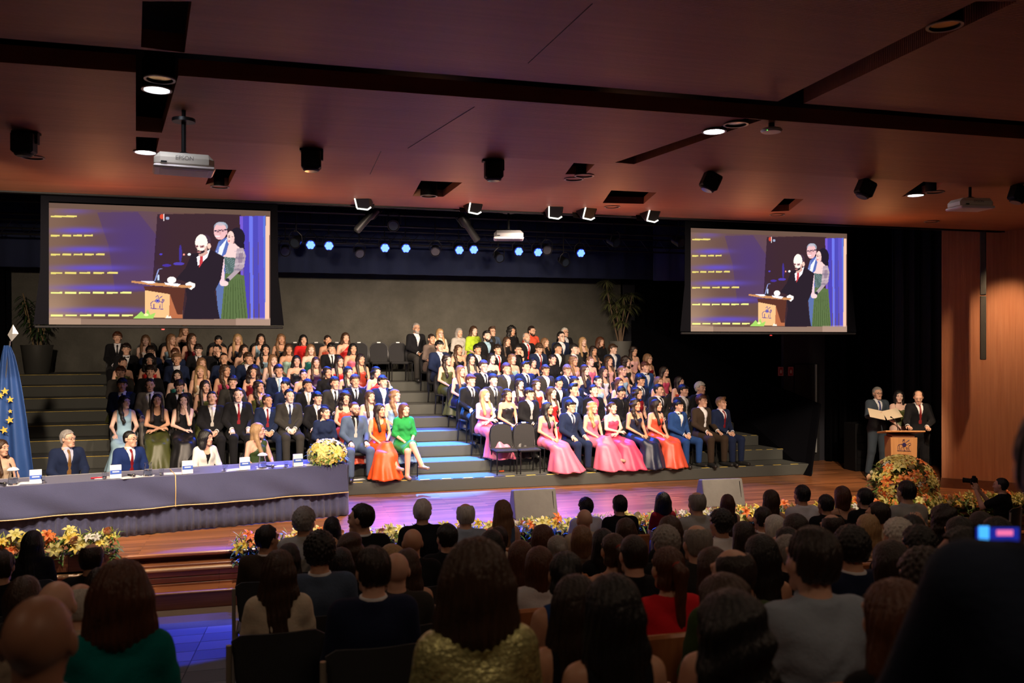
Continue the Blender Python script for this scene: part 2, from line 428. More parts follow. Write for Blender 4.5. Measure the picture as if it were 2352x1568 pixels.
_gar = {}
def garment(kind, pose, foot=0):
    key = (kind, pose, foot)
    if key in _gar: return _gar[key]
    sex, stand, arms, legs = pose; J = skeleton(*pose); t = J['nb'][2] - 1.04
    zt = J['nb'][2]; hipz = J['hip'][2]; wz = J['waist'][2]
    m = sex == 'm'
    st = .0135
    upper = kind in ('jacket', 'shirt', 'tie', 'bow', 'fullshirt', 'tee', 'tank', 'strapless', 'straps', 'blouse', 'belt', 'oneshoulder')
    if upper:
        big = kind in ('jacket', 'fullshirt', 'tee', 'blouse')
        xs = np.arange(-.35, .36, st) if big else np.arange(-.24, .245, .0105)
        ylo = min(-.34, min(w[1] for w in J['wr']) - .06) if big else -.17
        g = Fld(xs, np.arange(ylo, .21, st if big else .0115), np.arange(hipz - .12, zt + .11, st if big else .0115))
        T = f_torso(g, J, sex); X, Y, Z = g.X, g.Y, g.Z
        neck = g.rc((0, .04, zt - .03), (0, .02, zt + .1), .060, .056)
        def sleeve(up, inf):
            d = None
            for i in (0, 1):
                a = f_arm(g, J, sex, i, up) - inf
                d = a if d is None else np.minimum(d, a)
            return d
        if kind == 'jacket':
            d = smin(T - .017, sleeve(.96, .013), .03)
            pads = smin(g.rc((-.115, .03, zt - .055), (.115, .03, zt - .055), .062, .062, (1, 1, 1)), d, .03) if m else d
            d = pads
            vz = wz + .08
            wv = np.clip((Z - vz) / (zt - vz), 0, 1.3) * .062
            dv = np.abs(X) - wv
            lap = np.clip(1 - np.abs(dv - .022) / .024, 0, 1) * (Z > vz) * (Y < .0)
            d = d - .005 * lap
            wedge = smax(smax(dv, Y - .02, .004), vz - Z, .004)
            d = smax(d, -wedge, .004)
            d = smin(d, smax(smax(neck - .022, -(neck - .006), .004), smax(np.abs(Z - (zt + .0)) - .030, -(Y - .0), .006), .006), .012)
            d = smax(d, Z - (zt + .032), .008)
            d = smax(d, -(hipz - .02 + (0 if stand else 0) - Z) * -1 if False else (hipz - (.10 if stand else -.02)) - Z, .01)
            if not stand: d = smax(d, -(Y + .30) , .01)
        elif kind == 'shirt':
            d = T - .008
            d = smax(d, (Z - (zt + .0)), .005)
            col = smax(smax(neck - .013, -(neck + .004), .002), np.abs(Z - (zt + .018)) - .028, .004)
            d = smin(d, col, .006)
            d = smax(d, wz - .12 - Z, .005)
        elif kind == 'tie':
            w = .011 + np.clip((zt - .02 - Z) / .3, 0, 1) * .022
            w = np.where(Z > zt - .035, .019, w)
            d = smax(T - (.021 + .0 * Z), np.abs(X) - w, .003)
            nn = smin(T - .019, neck - .013, .01)
            d = smax(nn, np.abs(X) - w, .003)
            d = smax(d, Y + .0, .003); d = smax(d, Z - (zt + .012), .004); d = smax(d, wz + .0 - Z, .004)
        elif kind == 'bow':
            c = (0, .04 - .078, zt - .005)
            d = np.minimum(g.rc((-.036, c[1], c[2]), (0, c[1], c[2]), .020, .006), g.rc((.036, c[1], c[2]), (0, c[1], c[2]), .020, .006))
            d = np.minimum(d, g.ell(c, (.011, .013, .012)))
        elif kind in ('fullshirt', 'tee', 'blouse'):
            up = {'fullshirt': .93, 'tee': .33, 'blouse': .62}[kind]
            d = smin(T - .015, sleeve(up, .014), .025)
            d = d + .0035 * np.sin(Z * 60 + X * 25 + 2 * np.sin(X * 30)) * np.clip((zt - Z) * 6, 0, 1)
            if kind == 'fullshirt':
                col = smax(smax(neck - .016, -(neck + .006), .002), np.abs(Z - (zt + .02 - g.Y * .15)) - .028, .005)
                d = smin(d, col, .012); d = smax(d, Z - (zt + .05), .005)
            else:
                d = smax(d, -(g.ell((0, -.02, zt + .035), (.075, .105, .055))), .01); d = smin(d, smax(neck - .012, np.abs(Z - (zt + .0)) - .022, .006), .02)
            d = smax(d, hipz - .03 - Z, .01)
        elif kind in ('tank', 'strapless', 'straps', 'oneshoulder'):
            d = T - .009
            top = {'tank': zt - .02, 'strapless': J['chest'][2] + .045, 'straps': J['chest'][2] + .045, 'oneshoulder': J['chest'][2] + .05}[kind]
            if kind == 'tank':
                d = smax(d, np.abs(X) - .115, .01); d = smax(d, -(g.ell((0, -.02, zt + .0), (.075, .14, .11))), .01)
            elif kind == 'oneshoulder':
                d = smax(d, Z - (top + .02 + (X) * .9), .006)
            else:
                dip = .010 * np.cos(X / .055 * math.pi) * (np.abs(X) < .12)
                d2 = smax(d, Z - (top - .012 + .0 * X - dip), .004)
                if kind == 'straps':
                    s = smax(T - .005, np.abs(np.abs(X) - .075 - (Z - top) * .12) - .0055, .002)
                    d2 = np.minimum(d2, s)
                d = d2
            d = smax(d, wz - .03 - Z, .01)
        elif kind == 'belt':
            d = smax(T - .014, np.abs(Z - (wz - .03)) - .018, .003)
        V, F = snet(d, g.xs, g.ys, g.zs)
        if kind in ('shirt',) and arms != 'chin' or kind == 'shirt':
            for i in (0, 1):   # cuffs
                e, w = Vector(J['el'][i]), Vector(J['wr'][i]); a = e.lerp(w, .86); b = e.lerp(w, 1.0)
                n = 12; dv = (w - e).normalized(); u = dv.orthogonal().normalized(); v = dv.cross(u)
                R = [p + (u * math.cos(2 * math.pi * q / n) + v * math.sin(2 * math.pi * q / n)) * r for p, r in ((a, .040), (b, .038), (b, .030)) for q in range(n)]
                f = [(j * n + q, j * n + (q + 1) % n, (j + 1) * n + (q + 1) % n, (j + 1) * n + q) for j in range(2) for q in range(n)]
                F = np.concatenate([F, np.array(f) + len(V)]); V = np.concatenate([V, np.array([list(r) for r in R])])
    elif kind in ('trousers', 'shoes', 'heels'):
        if kind == 'trousers':
            g = Fld(np.arange(-.28, .29, .016), ax_(-.66 if not stand else -.2, .21, .017), ax_(.05, hipz + .17, .017))
            d = smin(f_legs(g, J, sex) - .016, g.rc((-.055, J['hip'][1], hipz + .02), (.055, J['hip'][1], hipz + .02), .136, .136), .05)
            d = smax(d, hipz + .11 - g.Z if False else g.Z - (hipz + .12), .01)
            for i in range(2):
                a = J['an'][i]; k = J['kn'][i]; ln = math.dist(a, k); n = [(a[q] - k[q]) / ln for q in range(3)]
                cut = (g.X - a[0]) * n[0] + (g.Y - a[1]) * n[1] + (g.Z - a[2]) * n[2] - .015
                near = g.rc(a, (a[0], a[1], a[2]), .14, .14)
                d = smax(d, np.minimum(cut, -near + 0) if False else np.where(near < 0, cut, -1), .006)
        else:
            g = Fld(np.arange(-.30, .33, .0115), np.arange(-.82 if not stand else -.24, .14, .013), np.arange(-.012, .36, .012))
            d = f_feet(g, J, foot) - .008
            for i in [foot]:
                a = J['an'][i]; t_ = J['toe'][i]
                near = g.rc(a, t_, .11, .11)
                zc = a[2] - (.005 if kind == 'shoes' else .035)
                d = np.where(near < 0, smax(d, g.Z - zc - (t_[2] - a[2] + .05) * 0, .006), d)
            if kind == 'heels':
                for i in [foot]:
                    a = J['an'][i]; d = np.minimum(d, g.rc((a[0], a[1] + .05, a[2] - .06), (a[0], a[1] + .06, a[2] - .085), .009, .007))
            d = smax(d, .0 - g.Z - 1e-4, .002) if True else d
        V, F = snet(d, g.xs, g.ys, g.zs)
    else:   # skirts: 'gown', 'gownshort', 'gownflare'
        long = kind != 'gownshort'
        if stand:
            g = Fld(np.arange(-.34, .35, .016), np.arange(-.32, .34, .016), np.arange(0 if long else .4, hipz + .2, .02))
            ang = np.arctan2(g.Y, g.X)
            dn = np.clip((hipz - g.Z) / hipz, 0, 1)
            r = .150 + dn * .11 + dn * .012 * np.sin(ang * 14) + .006 * np.sin(ang * 5 + 2)
            d = np.sqrt((g.X / 1.12) ** 2 + (g.Y - .01) ** 2) - r
            d = smin(smax(d, g.Z - (hipz + .02), .05), g.rc((0, .02, hipz), J['waist'], .145, .100, (1.3, 1, 1)), .05)
            d = smax(d, g.Z - (wz + .0), .01); d = smax(d, .012 - g.Z if long else .45 - g.Z, .01)
        else:
            zb = .03 if long else .42
            fl = .30 if kind == 'gownflare' else 0
            g = Fld(np.arange(-.40, .44 + fl, .017), np.arange(-.86, .22, .017), ax_(-.0, hipz + .17, .018))
            a, b = J['hj'], J['kn']
            d = smin(g.rc(a[0], b[0], .112, .085), g.rc(a[1], b[1], .112, .085), .12)
            d = smin(d, g.rc((-.05, .02, hipz), (.05, .02, hipz), .138, .138), .06)
            d = smin(d, g.rc((0, .03, hipz + .02), (0, .03, wz + .02), .12, .098, (1.28, 1, 1)), .04)
            if long:
                kx = (b[0][0] + b[1][0]) / 2; kz = .53
                u = np.clip((kz - g.Z) / kz, 0, 1)
                cy = b[0][1] - .02 - u * .06; cx = kx + u * fl * .45
                ang = np.arctan2(g.Y - cy, g.X - cx)
                r = .135 + u * (.11 + fl * .22) + u * .016 * np.sin(ang * 9 + 1) + .008 * u * np.sin(ang * 5)
                r = r * (1 + 0 * g.Z)
                dd = np.sqrt(((g.X - cx) / 1.25) ** 2 + ((g.Y - cy)) ** 2) - r
                dd = smax(dd, g.Z - (kz - .01), .06)
                d = smin(d, dd, .05)
                if legs == 'cross': d = smin(d, g.rc(b[1], [(b[1][q] * .45 + J['an'][1][q] * .55) for q in range(3)], .09, .10), .05)
            d = d + .004 * np.sin(g.X * 45 + g.Y * 30) * (g.Z < hipz)
            d = smax(d, g.Z - (wz + .02), .01)
            if long: d = smax(d, zb - g.Z - 0 * g.X + .012 * np.sin(g.X * 20), .01)
            else: d = smax(d, -(g.Y + .42), .015)
        V, F = snet(d, g.xs, g.ys, g.zs)
    _gar[key] = mesh_np(kind, V, F, mat('m0', (.5, .5, .5)))
    return _gar[key]

# hair; coordinates relative to the head pivot (head centre is at 0,-.02,.06)
_hairs = {}
HX, HY, HZ = 0, -.02, .06
def hair_mesh(style):
    if style in _hairs: return _hairs[style]
    hi = style.startswith('hi_'); s = style[3:] if hi else style
    longh = s in ('long', 'longfront', 'wavy', 'longside', 'pony', 'straight', 'curlylong')
    zlo = {'bob': -.16, 'curlylong': -.26, 'bobwide': -.18}.get(s, -.42 if longh else -.09)
    st = .0058 if hi else .0092
    w = .17 if s in ('curlylong', 'bobwide') else .135
    g = Fld(np.arange(-w, w + .001, st), np.arange(-.16, .17, st), np.arange(zlo, .23, st * (1.0 if not longh else 1.35)))
    X, Y, Z = g.X, g.Y - HY, g.Z - HZ       # relative to head centre
    G = Fld(g.xs, g.ys - HY, g.zs - HZ)
    vol = {'short': .010, 'fringe': .016, 'curly': .022, 'buzz': .004, 'bald': .002, 'slick': .008, 'afro': .03, 'quiff': .014}.get(s, .012)
    skull = G.ell((0, .020, .030), (.076 + vol, .095 + vol, .090 + vol * 1.1))
    ang = np.arctan2(X, Y + .02)
    if s in ('short', 'fringe', 'curly', 'buzz', 'slick', 'quiff', 'afro', 'bald', 'ring'):
        d = skull
        d = smin(d + np.clip(-Z, 0, .1) * .22, G.rc((-.026, .045, -.026), (.026, .045, -.026), .044 + vol * .3, .044 + vol * .3), .03)
        line = {'short': .075, 'fringe': .045, 'curly': .062, 'buzz': .075, 'slick': .085, 'quiff': .078, 'afro': .06}.get(s, .07)
        face = smax(smax(Y + .028 - np.clip(line - Z, 0, .05) * .25, Z - line, .02), np.abs(X) - .2, .01)
        low = smax(Z + .012, Y - .030, .012)           # below the temples, before the ears
        d = smax(d, -face, .012); d = smax(d, -low, .01)
        d = smax(d, -(Z + .058 + .15 * (.09 - Y)), .012)
        for q in (-1, 1): d = smax(d, -G.ell((q * .090, .005, -.012), (.03, .026, .036)), .006)
        if s == 'fringe': d = smin(d, G.rc((-.045, -.070, .075), (.05, -.078, .058), .022, .020, (1, .8, 1)), .02)
        if s == 'quiff': d = smin(d, G.rc((-.03, -.055, .11), (.035, -.05, .115), .024, .024), .03)
        if s == 'ring': d = smax(d, -G.ell((0, -.035, .112), (.070, .118, .062)), .008)
        if s in ('curly', 'afro'):
            d = d + .0085 * (np.sin(X * 150) * np.sin(Y * 140 + 1) * np.sin(Z * 150 + 2))
        elif s not in ('bald', 'buzz', 'ring'):
            d = d + .003 * np.sin(ang * 26 + Z * 40) + .003 * np.sin(X * 90 + Y * 70)
    else:
        d = skull
        face = G.ell((0, -.112, -.012), (.056, .075, .092)); 
        part = np.clip(1 - np.abs(X - .012) / .02, 0, 1) * .004 * (Z > .05)
        if s == 'bun':
            d = smin(G.ell((0, .020, .030), (.079, .098, .093)), G.rc((-.03, .045, -.05), (.03, .045, -.05), .050, .050), .03)
            d = smin(d, G.ell((0, .115, .03), (.04, .035, .04)), .012)
            d = smax(d, -smax(Z + .02, Y - .03, .01), .01)
            for q in (-1, 1): d = smax(d, -G.ell((q * .090, .005, -.012), (.03, .026, .036)), .006)
            d = smax(d, -(Z + .09), .01)
        elif s == 'pony':
            d = smin(G.ell((0, .020, .030), (.079, .098, .093)), G.rc((-.03, .045, -.05), (.03, .045, -.05), .050, .050), .03)
            d = smax(d, -smax(Z + .02, Y - .03, .01), .01); d = smax(d, -(Z + .09), .01)
            for q in (-1, 1): d = smax(d, -G.ell((q * .090, .005, -.012), (.03, .026, .036)), .006)
            d = smin(d, smin(G.rc((0, .10, .05), (-.01, .135, .02), .024, .034), G.rc((-.01, .135, .02), (-.02, .12, -.30), .036, .018), .02), .012)
        elif s in ('bob', 'bobwide'):
            e = 0 if s == 'bob' else .018
            d = smin(d - e * .6, G.rc((-.045, .03, -.03), (-.055 - e, .02, -.13), .058 + e, .045 + e), .05)
            d = smin(d, G.rc((.045, .03, -.03), (.055 + e, .02, -.13), .058 + e, .045 + e), .05)
            d = smin(d, G.rc((0, .06, 0), (0, .06, -.13), .07, .055 + e), .04)
        elif s == 'curlylong':
            d = smin(d - .02, G.rc((-.06, .02, -.02), (-.09, .01, -.20), .062, .055), .05)
            d = smin(d, G.rc((.06, .02, -.02), (.09, .01, -.20), .062, .055), .05)
            d = smin(d, G.rc((0, .07, 0), (0, .075, -.2), .075, .07), .04)
        elif s in ('long', 'straight', 'wavy'):
            d = smin(d, G.rc((0, .065, -.02), (0, .105, -.36), .062, .05, (1.35, 1, 1)), .05)
            for q in (-1, 1): d = smin(d, G.rc((q * .052, .02, -.01), (q * .075, .045, -.13), .040, .045), .03)
        elif s == 'longfront':
            d = smin(d, G.rc((0, .06, -.02), (0, .09, -.25), .06, .045, (1.3, 1, 1)), .05)
            for q in (-1, 1):
                d = smin(d, smin(G.rc((q * .056, .012, .01), (q * .078, .0, -.13), .034, .034), G.rc((q * .078, -.01, -.13), (q * .080, -.085, -.36), .036, .030), .02), .03)
        elif s == 'longside':
            d = smin(d, G.rc((0, .055, -.02), (-.02, .06, -.16), .062, .05, (1.25, 1, 1)), .05)
            d = smin(d, smin(G.rc((-.056, .012, .01), (-.082, .0, -.13), .036, .042), G.rc((-.082, -.01, -.13), (-.070, -.095, -.36), .042, .034), .02), .03)
            d = smin(d, G.rc((.052, .02, -.0), (.064, .03, -.12), .034, .03), .03)
        if s not in ('bun', 'pony'):
            d = smax(d, -face, .014)
            d = smax(d, -smax(Z + .07, smax(Y - (.012), np.abs(X) - .052, .01), .01), .01)
        wob = (.006 if s in ('wavy', 'longside', 'curlylong') else .0015)
        d = d + wob * np.sin(Z * 60 + X * 20 + np.sin(Y * 30)) + (.0032 if hi else .0022) * np.sin(ang * 30 + 3 * np.sin(Z * 12)) + part
        if s == 'curlylong': d = d + .008 * np.sin(X * 120) * np.sin(Y * 110 + 1) * np.sin(Z * 110)
    V, F = snet(d, g.xs, g.ys, g.zs)
    _hairs[style] = mesh_np('hair', V, F, hairm((.05, .03, .02)))
    return _hairs[style]

_fm = {}
def face_meshes():
    if _fm: return _fm
    def blob(mb, c, r, n=8, m=6):
        prof = [(max(1e-6, math.sin(math.pi * i / m)), -math.cos(math.pi * i / m)) for i in range(m + 1)]
        M = Matrix.Diagonal(Vector(r)); mb.lathe(prof, n, c, M)
    for q in (-1, 1):
        e = MB(); blob(e, (q * .031, HY - .0885, HZ + .008), (.0105, .005, .0050)); n0 = len(e.f)
        blob(e, (q * .031, HY - .0925, HZ + .008), (.0052, .0032, .0052))
        me = e.data('eye', mat('eyewhite', (.42, .36, .33), .3)); me.materials.append(mat('iris', (.02, .012, .008), .15))
        me.polygons.foreach_set('material_index', [0] * n0 + [1] * (len(e.f) - n0)); _fm['eye%d' % q] = me
        e = MB(); e.tube([(q * .016, HY - .0905, HZ + .0255), (q * .031, HY - .0915, HZ + .031), (q * .046, HY - .078, HZ + .026)], .004, 6, rs=[.0030, .0036, .0020])
        _fm['brow%d' % q] = e.data('eyebrow')
    e = MB(); e.tube([(-.024, HY - .084, HZ - .060), (-.010, HY - .0935, HZ - .060), (.010, HY - .0935, HZ - .060), (.024, HY - .084, HZ - .060)], .006, 6, rs=[.002, .0062, .0062, .002])
    _fm['mouth'] = e.data('mouth')
    e = MB()
    for q in (-1, 1):
        e.tube([(q * .031 + .021 * math.cos(a), HY - .108, HZ + .005 + .017 * math.sin(a)) for a in [2 * math.pi * k / 14 for k in range(15)]], .0022, 5, cap=False)
        e.tube([(q * .052, HY - .107, HZ + .01), (q * .076, HY - .03, HZ + .008), (q * .080, HY + .01, HZ + .006)], .0018, 5)
    e.tube([(-.012, HY - .109, HZ + .01), (.012, HY - .109, HZ + .01)], .0022, 5)
    _fm['glasses'] = e.data('glasses', mat('glassframe', (.02, .02, .02), .3))
    g = Fld(np.arange(-.08, .081, .008), np.arange(-.13, .04, .008), np.arange(-.08, .05, .008))
    G = Fld(g.xs, g.ys - HY, g.zs - HZ)
    d = smin(G.ell((0, -.022, -.022), (.064, .070, .093)), G.rc((-.018, -.066, -.094), (.018, -.066, -.094), .026, .026), .035)
    d = smax(d, G.Z + .030, .01); d = smax(d, -G.ell((0, -.1, -.035), (.03, .05, .018)), .006); d = smax(d, G.Y - .03 + 0 * G.X, .01)
    d = smax(d, -G.rc((-.02, -.10, -.060), (.02, -.10, -.060), .012, .012), .003)
    V, F = snet(d + .002 * np.sin(G.X * 200) * np.sin(G.Z * 190), g.xs, g.ys, g.zs)
    _fm['beard'] = mesh_np('beard', V, F, hairm((.1, .08, .06)))
    return _fm

SKIN = {'a': (.70, .41, .29), 'b': (.60, .33, .21), 'c': (.46, .24, .15), 'd': (.30, .145, .085), 'p': (.78, .52, .42)}
HAIR = {'black': (.009, .008, .008), 'dark': (.020, .011, .008), 'brown': (.050, .024, .012), 'light': (.20, .105, .05), 'blond': (.42, .26, .12), 'auburn': (.085, .028, .011), 'grey': (.28, .26, .24), 'white': (.6, .57, .52), 'red': (.16, .035, .012)}
def okid(name, data, parent, m=None, loc=None, rot=None):
    o = link(name, data, parent, loc)
    if rot is not None: o.rotation_euler = rot
    if m is not None:
        if len(data.materials) == 0: data.materials.append(m)
        if data.materials[0] is not m:
            o.material_slots[0].link = 'OBJECT'; o.material_slots[0].material = m
    return o
def person(loc, rz, label, group, sex='m', arms='lap', legs='norm', yaw=0, pitch=0, skin='a', hair=('short', 'dark'), outfit=(), scale=1.0,
           stand=False, glasses=False, beard=None, face=True, xs=1.0, hi=False, lean=0):
    root = empty('person', loc, rz, label, 'person', group)
    root.scale = (scale * xs, scale * xs, scale); root.rotation_euler = (lean, 0, rz)
    pose = (sex, stand, arms, legs)
    yaw = int(round(yaw / 15.0) * 15); pitch = int(round(pitch / 10.0) * 10)
    sk = skinm(SKIN[skin])
    okid('body', body_mesh(pose, yaw, pitch), root, sk)
    J = body_raw(pose)[2]; P = head_frame(J); rot = head_rot(math.radians(yaw), math.radians(pitch)).to_euler()
    if hair and hair[0]:
        hm = hairm(HAIR[hair[1]] if isinstance(hair[1], str) else hair[1])
        okid('hair', hair_mesh(('hi_' if hi else '') + hair[0]), root, hm, P, rot)
        if hair[0] == 'pony':
            mbt = MB(); mbt.lathe([(.018, -.008), (.027, 0), (.018, .008)], 12, (0, HY + .113, HZ + .045), Matrix.Rotation(1.3, 3, 'X')); okid('hair_tie', mbt.data('hair_tie', mat('tie_red', (.4, .05, .03), .6)), root, None, P, rot)
    if face:
        fm = face_meshes()
        bc = HAIR[hair[1]] if hair and isinstance(hair[1], str) else (.05, .03, .02)
        for q in (-1, 1):
            okid('eye', fm['eye%d' % q], root, None, P, rot)
            okid('eyebrow', fm['brow%d' % q], root, mat('brow', tuple(c * .8 for c in bc), .8), P, rot)
        okid('mouth', fm['mouth'], root, mat('lips', tuple(c * k for c, k in zip(SKIN[skin], (.85, .48, .50) if sex == 'f' else (.8, .62, .6))), .4), P, rot)
        if glasses: okid('glasses', fm['glasses'], root, None, P, rot)
        if beard: okid('beard', fm['beard'], root, hairm(HAIR[beard]), P, rot)
    for it in outfit:
        kind, c = it[0], it[1]
        m = c if not isinstance(c, tuple) else (satin(c) if kind in ('gown', 'gownflare', 'strapless', 'straps', 'oneshoulder', 'gownshort', 'tie') else fabric(c))
        if kind in ('shoes', 'heels'): m = mat('shoe_leather', c, .35) if isinstance(c, tuple) else c
        nm = {'fullshirt': 'shirt', 'tee': 'top', 'blouse': 'blouse', 'tank': 'top', 'strapless': 'bodice', 'straps': 'bodice', 'oneshoulder': 'bodice', 'gown': 'skirt', 'gownflare': 'skirt', 'gownshort': 'skirt', 'bow': 'bow_tie', 'shoes': 'shoes', 'heels': 'shoes'}.get(kind, kind)
        if kind in ('shoes', 'heels'):
            for q in (0, 1): okid('shoe', garment(kind, pose, q), root, m)
        else: okid(nm, garment(kind, pose), root, m)
    return root

def suit(c, shirt=(.8, .8, .82), tie=(.02, .02, .03), bow=False, shoes=(.02, .02, .02), pants=None):
    o = [('jacket', c), ('shirt', shirt)]
    if tie: o.append(('bow' if bow else 'tie', tie))
    return o + [('trousers', pants or c), ('shoes', shoes)]
def dress(c, top='strapless', skirt='gown', shoes=(.5, .35, .25)):
    return [(top, c), (skirt, c), ('heels', shoes)]
# ---------------------------------------------------------------- materials of the place
def wood_mat(name, c1, c2, rough=.35, lines='z', sc=1.0, plank=None, coat=0, bump=.0):
    m = bpy.data.materials.new(name); m.use_nodes = True; nt = m.node_tree; b = nt.nodes['Principled BSDF']
    tc = nt.nodes.new('ShaderNodeTexCoord'); mp = nt.nodes.new('ShaderNodeMapping'); nt.links.new(tc.outputs['Object'], mp.inputs[0])
    st = {'x': (1.2, 30, 30), 'y': (30, 1.2, 30), 'z': (30, 30, 1.2)}[lines]; mp.inputs['Scale'].default_value = [s * sc for s in st]
    n = nt.nodes.new('ShaderNodeTexNoise'); n.inputs['Scale'].default_value = 1; n.inputs['Detail'].default_value = 6; nt.links.new(mp.outputs[0], n.inputs[0])
    r = nt.nodes.new('ShaderNodeValToRGB'); r.color_ramp.elements[0].position = .3; r.color_ramp.elements[1].position = .7
    r.color_ramp.elements[0].color = (*c1, 1); r.color_ramp.elements[1].color = (*c2, 1); nt.links.new(n.outputs[0], r.inputs[0])
    out = r.outputs[0]
    if plank:
        br = nt.nodes.new('ShaderNodeTexBrick'); mp2 = nt.nodes.new('ShaderNodeMapping'); nt.links.new(tc.outputs['Object'], mp2.inputs[0]); nt.links.new(mp2.outputs[0], br.inputs[0])
        br.inputs['Scale'].default_value = 1; br.inputs['Brick Width'].default_value = plank[0]; br.inputs['Row Height'].default_value = plank[1]; br.inputs['Mortar Size'].default_value = .0025
        br.inputs['Color1'].default_value = (.55, .55, .55, 1); br.inputs['Color2'].default_value = (1.25, 1.2, 1.1, 1); br.inputs['Mortar'].default_value = (.25, .2, .2, 1); br.offset = .37
        mx = nt.nodes.new('ShaderNodeMix'); mx.data_type = 'RGBA'; mx.blend_type = 'MULTIPLY'; mx.inputs[0].default_value = 1
        nt.links.new(out, mx.inputs[6]); nt.links.new(br.outputs[0], mx.inputs[7]); out = mx.outputs[2]
    nt.links.new(out, b.inputs['Base Color']); b.inputs['Roughness'].default_value = rough; b.inputs['Coat Weight'].default_value = coat; b.inputs['Coat Roughness'].default_value = .25
    if bump:
        w = nt.nodes.new('ShaderNodeTexWave'); w.bands_direction = {'x': 'Y', 'y': 'X', 'z': 'X'}[lines]; w.inputs['Scale'].default_value = bump
        nt.links.new(tc.outputs['Object'], w.inputs[0]); bp = nt.nodes.new('ShaderNodeBump'); bp.inputs['Strength'].default_value = .5; bp.inputs['Distance'].default_value = .004
        nt.links.new(w.outputs[0], bp.inputs['Height']); nt.links.new(bp.outputs[0], b.inputs['Normal'])
    return m
M_STAGE = wood_mat('stage_wood', (.27, .09, .035), (.50, .215, .09), .30, 'x', 1, (1.7, .085), coat=.3)
M_STEP = wood_mat('step_wood', (.22, .075, .03), (.36, .15, .07), .35, 'x', 1, (1.9, .09))
M_CEIL = wood_mat('ceiling_veneer', (.30, .115, .055), (.36, .14, .07), .55, 'x', .6, None, bump=14)
M_CEIL2 = wood_mat('ceiling_veneer_edge', (.16, .06, .03), (.20, .08, .04), .55, 'x', .6)
M_WALLW = wood_mat('wall_veneer', (.52, .22, .11), (.64, .30, .16), .5, 'z', .9, None, bump=22)
M_SEATW = wood_mat('seat_wood', (.46, .16, .055), (.60, .24, .09), .32, 'z', 1, coat=.4)
M_LECT = wood_mat('lectern_wood', (.60, .27, .10), (.70, .34, .14), .4, 'z', 1)
M_BLACK = mat('black_paint', (.005, .005, .006), .6, spec=.2)
M_MATTE = mat('black_drape', (.0035, .0035, .005), .95, bump=.3, bscale=30, spec=.03)
M_DARK = mat('dark_metal', (.02, .02, .022), .4, metal=.6)
M_STEEL = mat('steel', (.45, .44, .42), .3, metal=1)
M_CARPET = mat('riser_carpet', (.072, .075, .067), .95, noise=.35, nscale=160, bump=.5, bscale=300)
M_TAPE = mat('yellow_tape', (.75, .55, .08), .5)
M_TAPEB = mat('black_tape', (.02, .02, .02), .5)
M_PLASTW = mat('white_plastic', (.55, .52, .46), .45)
M_CHAIRF = mat('chair_fabric', (.018, .018, .020), .9, bump=.4, bscale=120)
M_CHAIRM = mat('chair_metal', (.03, .03, .032), .35, metal=.7)
def emis(name, c, s):
    return mat(name, (.01, .01, .01), .5, emit=c, es=s)

def struct(name, mb, m, parent=None):
    o = mb.build(name, m, parent)
    if parent is None: tag(o, kind='structure')
    return o
# ---------------------------------------------------------------- floors
mb = MB(); mb.box((2.5, 19.3, -.06), (30, 14.4, .12)); SF = struct('floor', mb, M_STAGE)
M_CARP2 = mat('hall_carpet', (.055, .06, .075), .9, noise=.3, nscale=40, bump=.4, bscale=200)
def ramp(Y): return max(-.62, 1.15 - .16 * Y)
mb = MB()
prof = [(-4, ramp(-4)), (11.06, -.62), (12.4, -.62), (12.4, -1.2), (-4, -1.2)]
R90 = Matrix(((0, 1, 0), (1, 0, 0), (0, 0, 1)))
mb.prism(prof, -14, 22, R90); HF = struct('floor', mb, M_CARP2)
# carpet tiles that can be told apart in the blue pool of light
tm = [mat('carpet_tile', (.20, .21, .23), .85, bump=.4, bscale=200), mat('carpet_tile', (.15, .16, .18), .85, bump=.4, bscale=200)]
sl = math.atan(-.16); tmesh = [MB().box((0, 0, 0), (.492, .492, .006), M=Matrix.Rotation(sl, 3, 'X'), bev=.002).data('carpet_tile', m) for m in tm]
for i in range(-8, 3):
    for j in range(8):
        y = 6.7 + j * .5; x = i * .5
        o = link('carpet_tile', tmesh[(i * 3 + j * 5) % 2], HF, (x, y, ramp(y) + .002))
mb = MB(); mb.box((2.5, 11.3, -.615), (30, .75, .02)); tag(mb.build('carpet_strip', mat('brown_carpet', (.10, .07, .05), .95, bump=.4, bscale=200), HF))
# stage front fascia and steps
mb = MB(); mb.box((2.5, 12.13, -.10), (30, .06, .19)); struct('trim_1', mb, M_STEP)
mb = MB(); mb.box((-1.0, 12.02, -.02), (30, .20, .05), bev=.015); struct('trim_2', mb, M_STAGE)
st = empty('stage_steps', (0, 11.9, -.62), 0, 'dark wooden steps below the stage edge at front left', 'steps')
def boxpart(name, c, d, m, par, bev=.006):
    mb = MB(); mb.box(Vector(c) - par.location, d, bev=bev); return mb.build(name, m, par)
boxpart('riser_board', (0, 11.96, -.33), (26, .28, .42), M_STEP, st)
boxpart('tread', (0, 11.94, -.175), (26, .36, .045), mat('nosing_wood', (.55, .33, .16), .4, noise=.1), st, .015)
for q in range(3): boxpart('board', (0, 11.805, -.235 - q * .075), (26, .03, .068), M_STEP, st)
boxpart('riser_board', (0, 11.66, -.50), (26, .30, .22), M_STEP, st)
boxpart('tread', (0, 11.65, -.40), (26, .34, .03), M_STEP, st, .01)
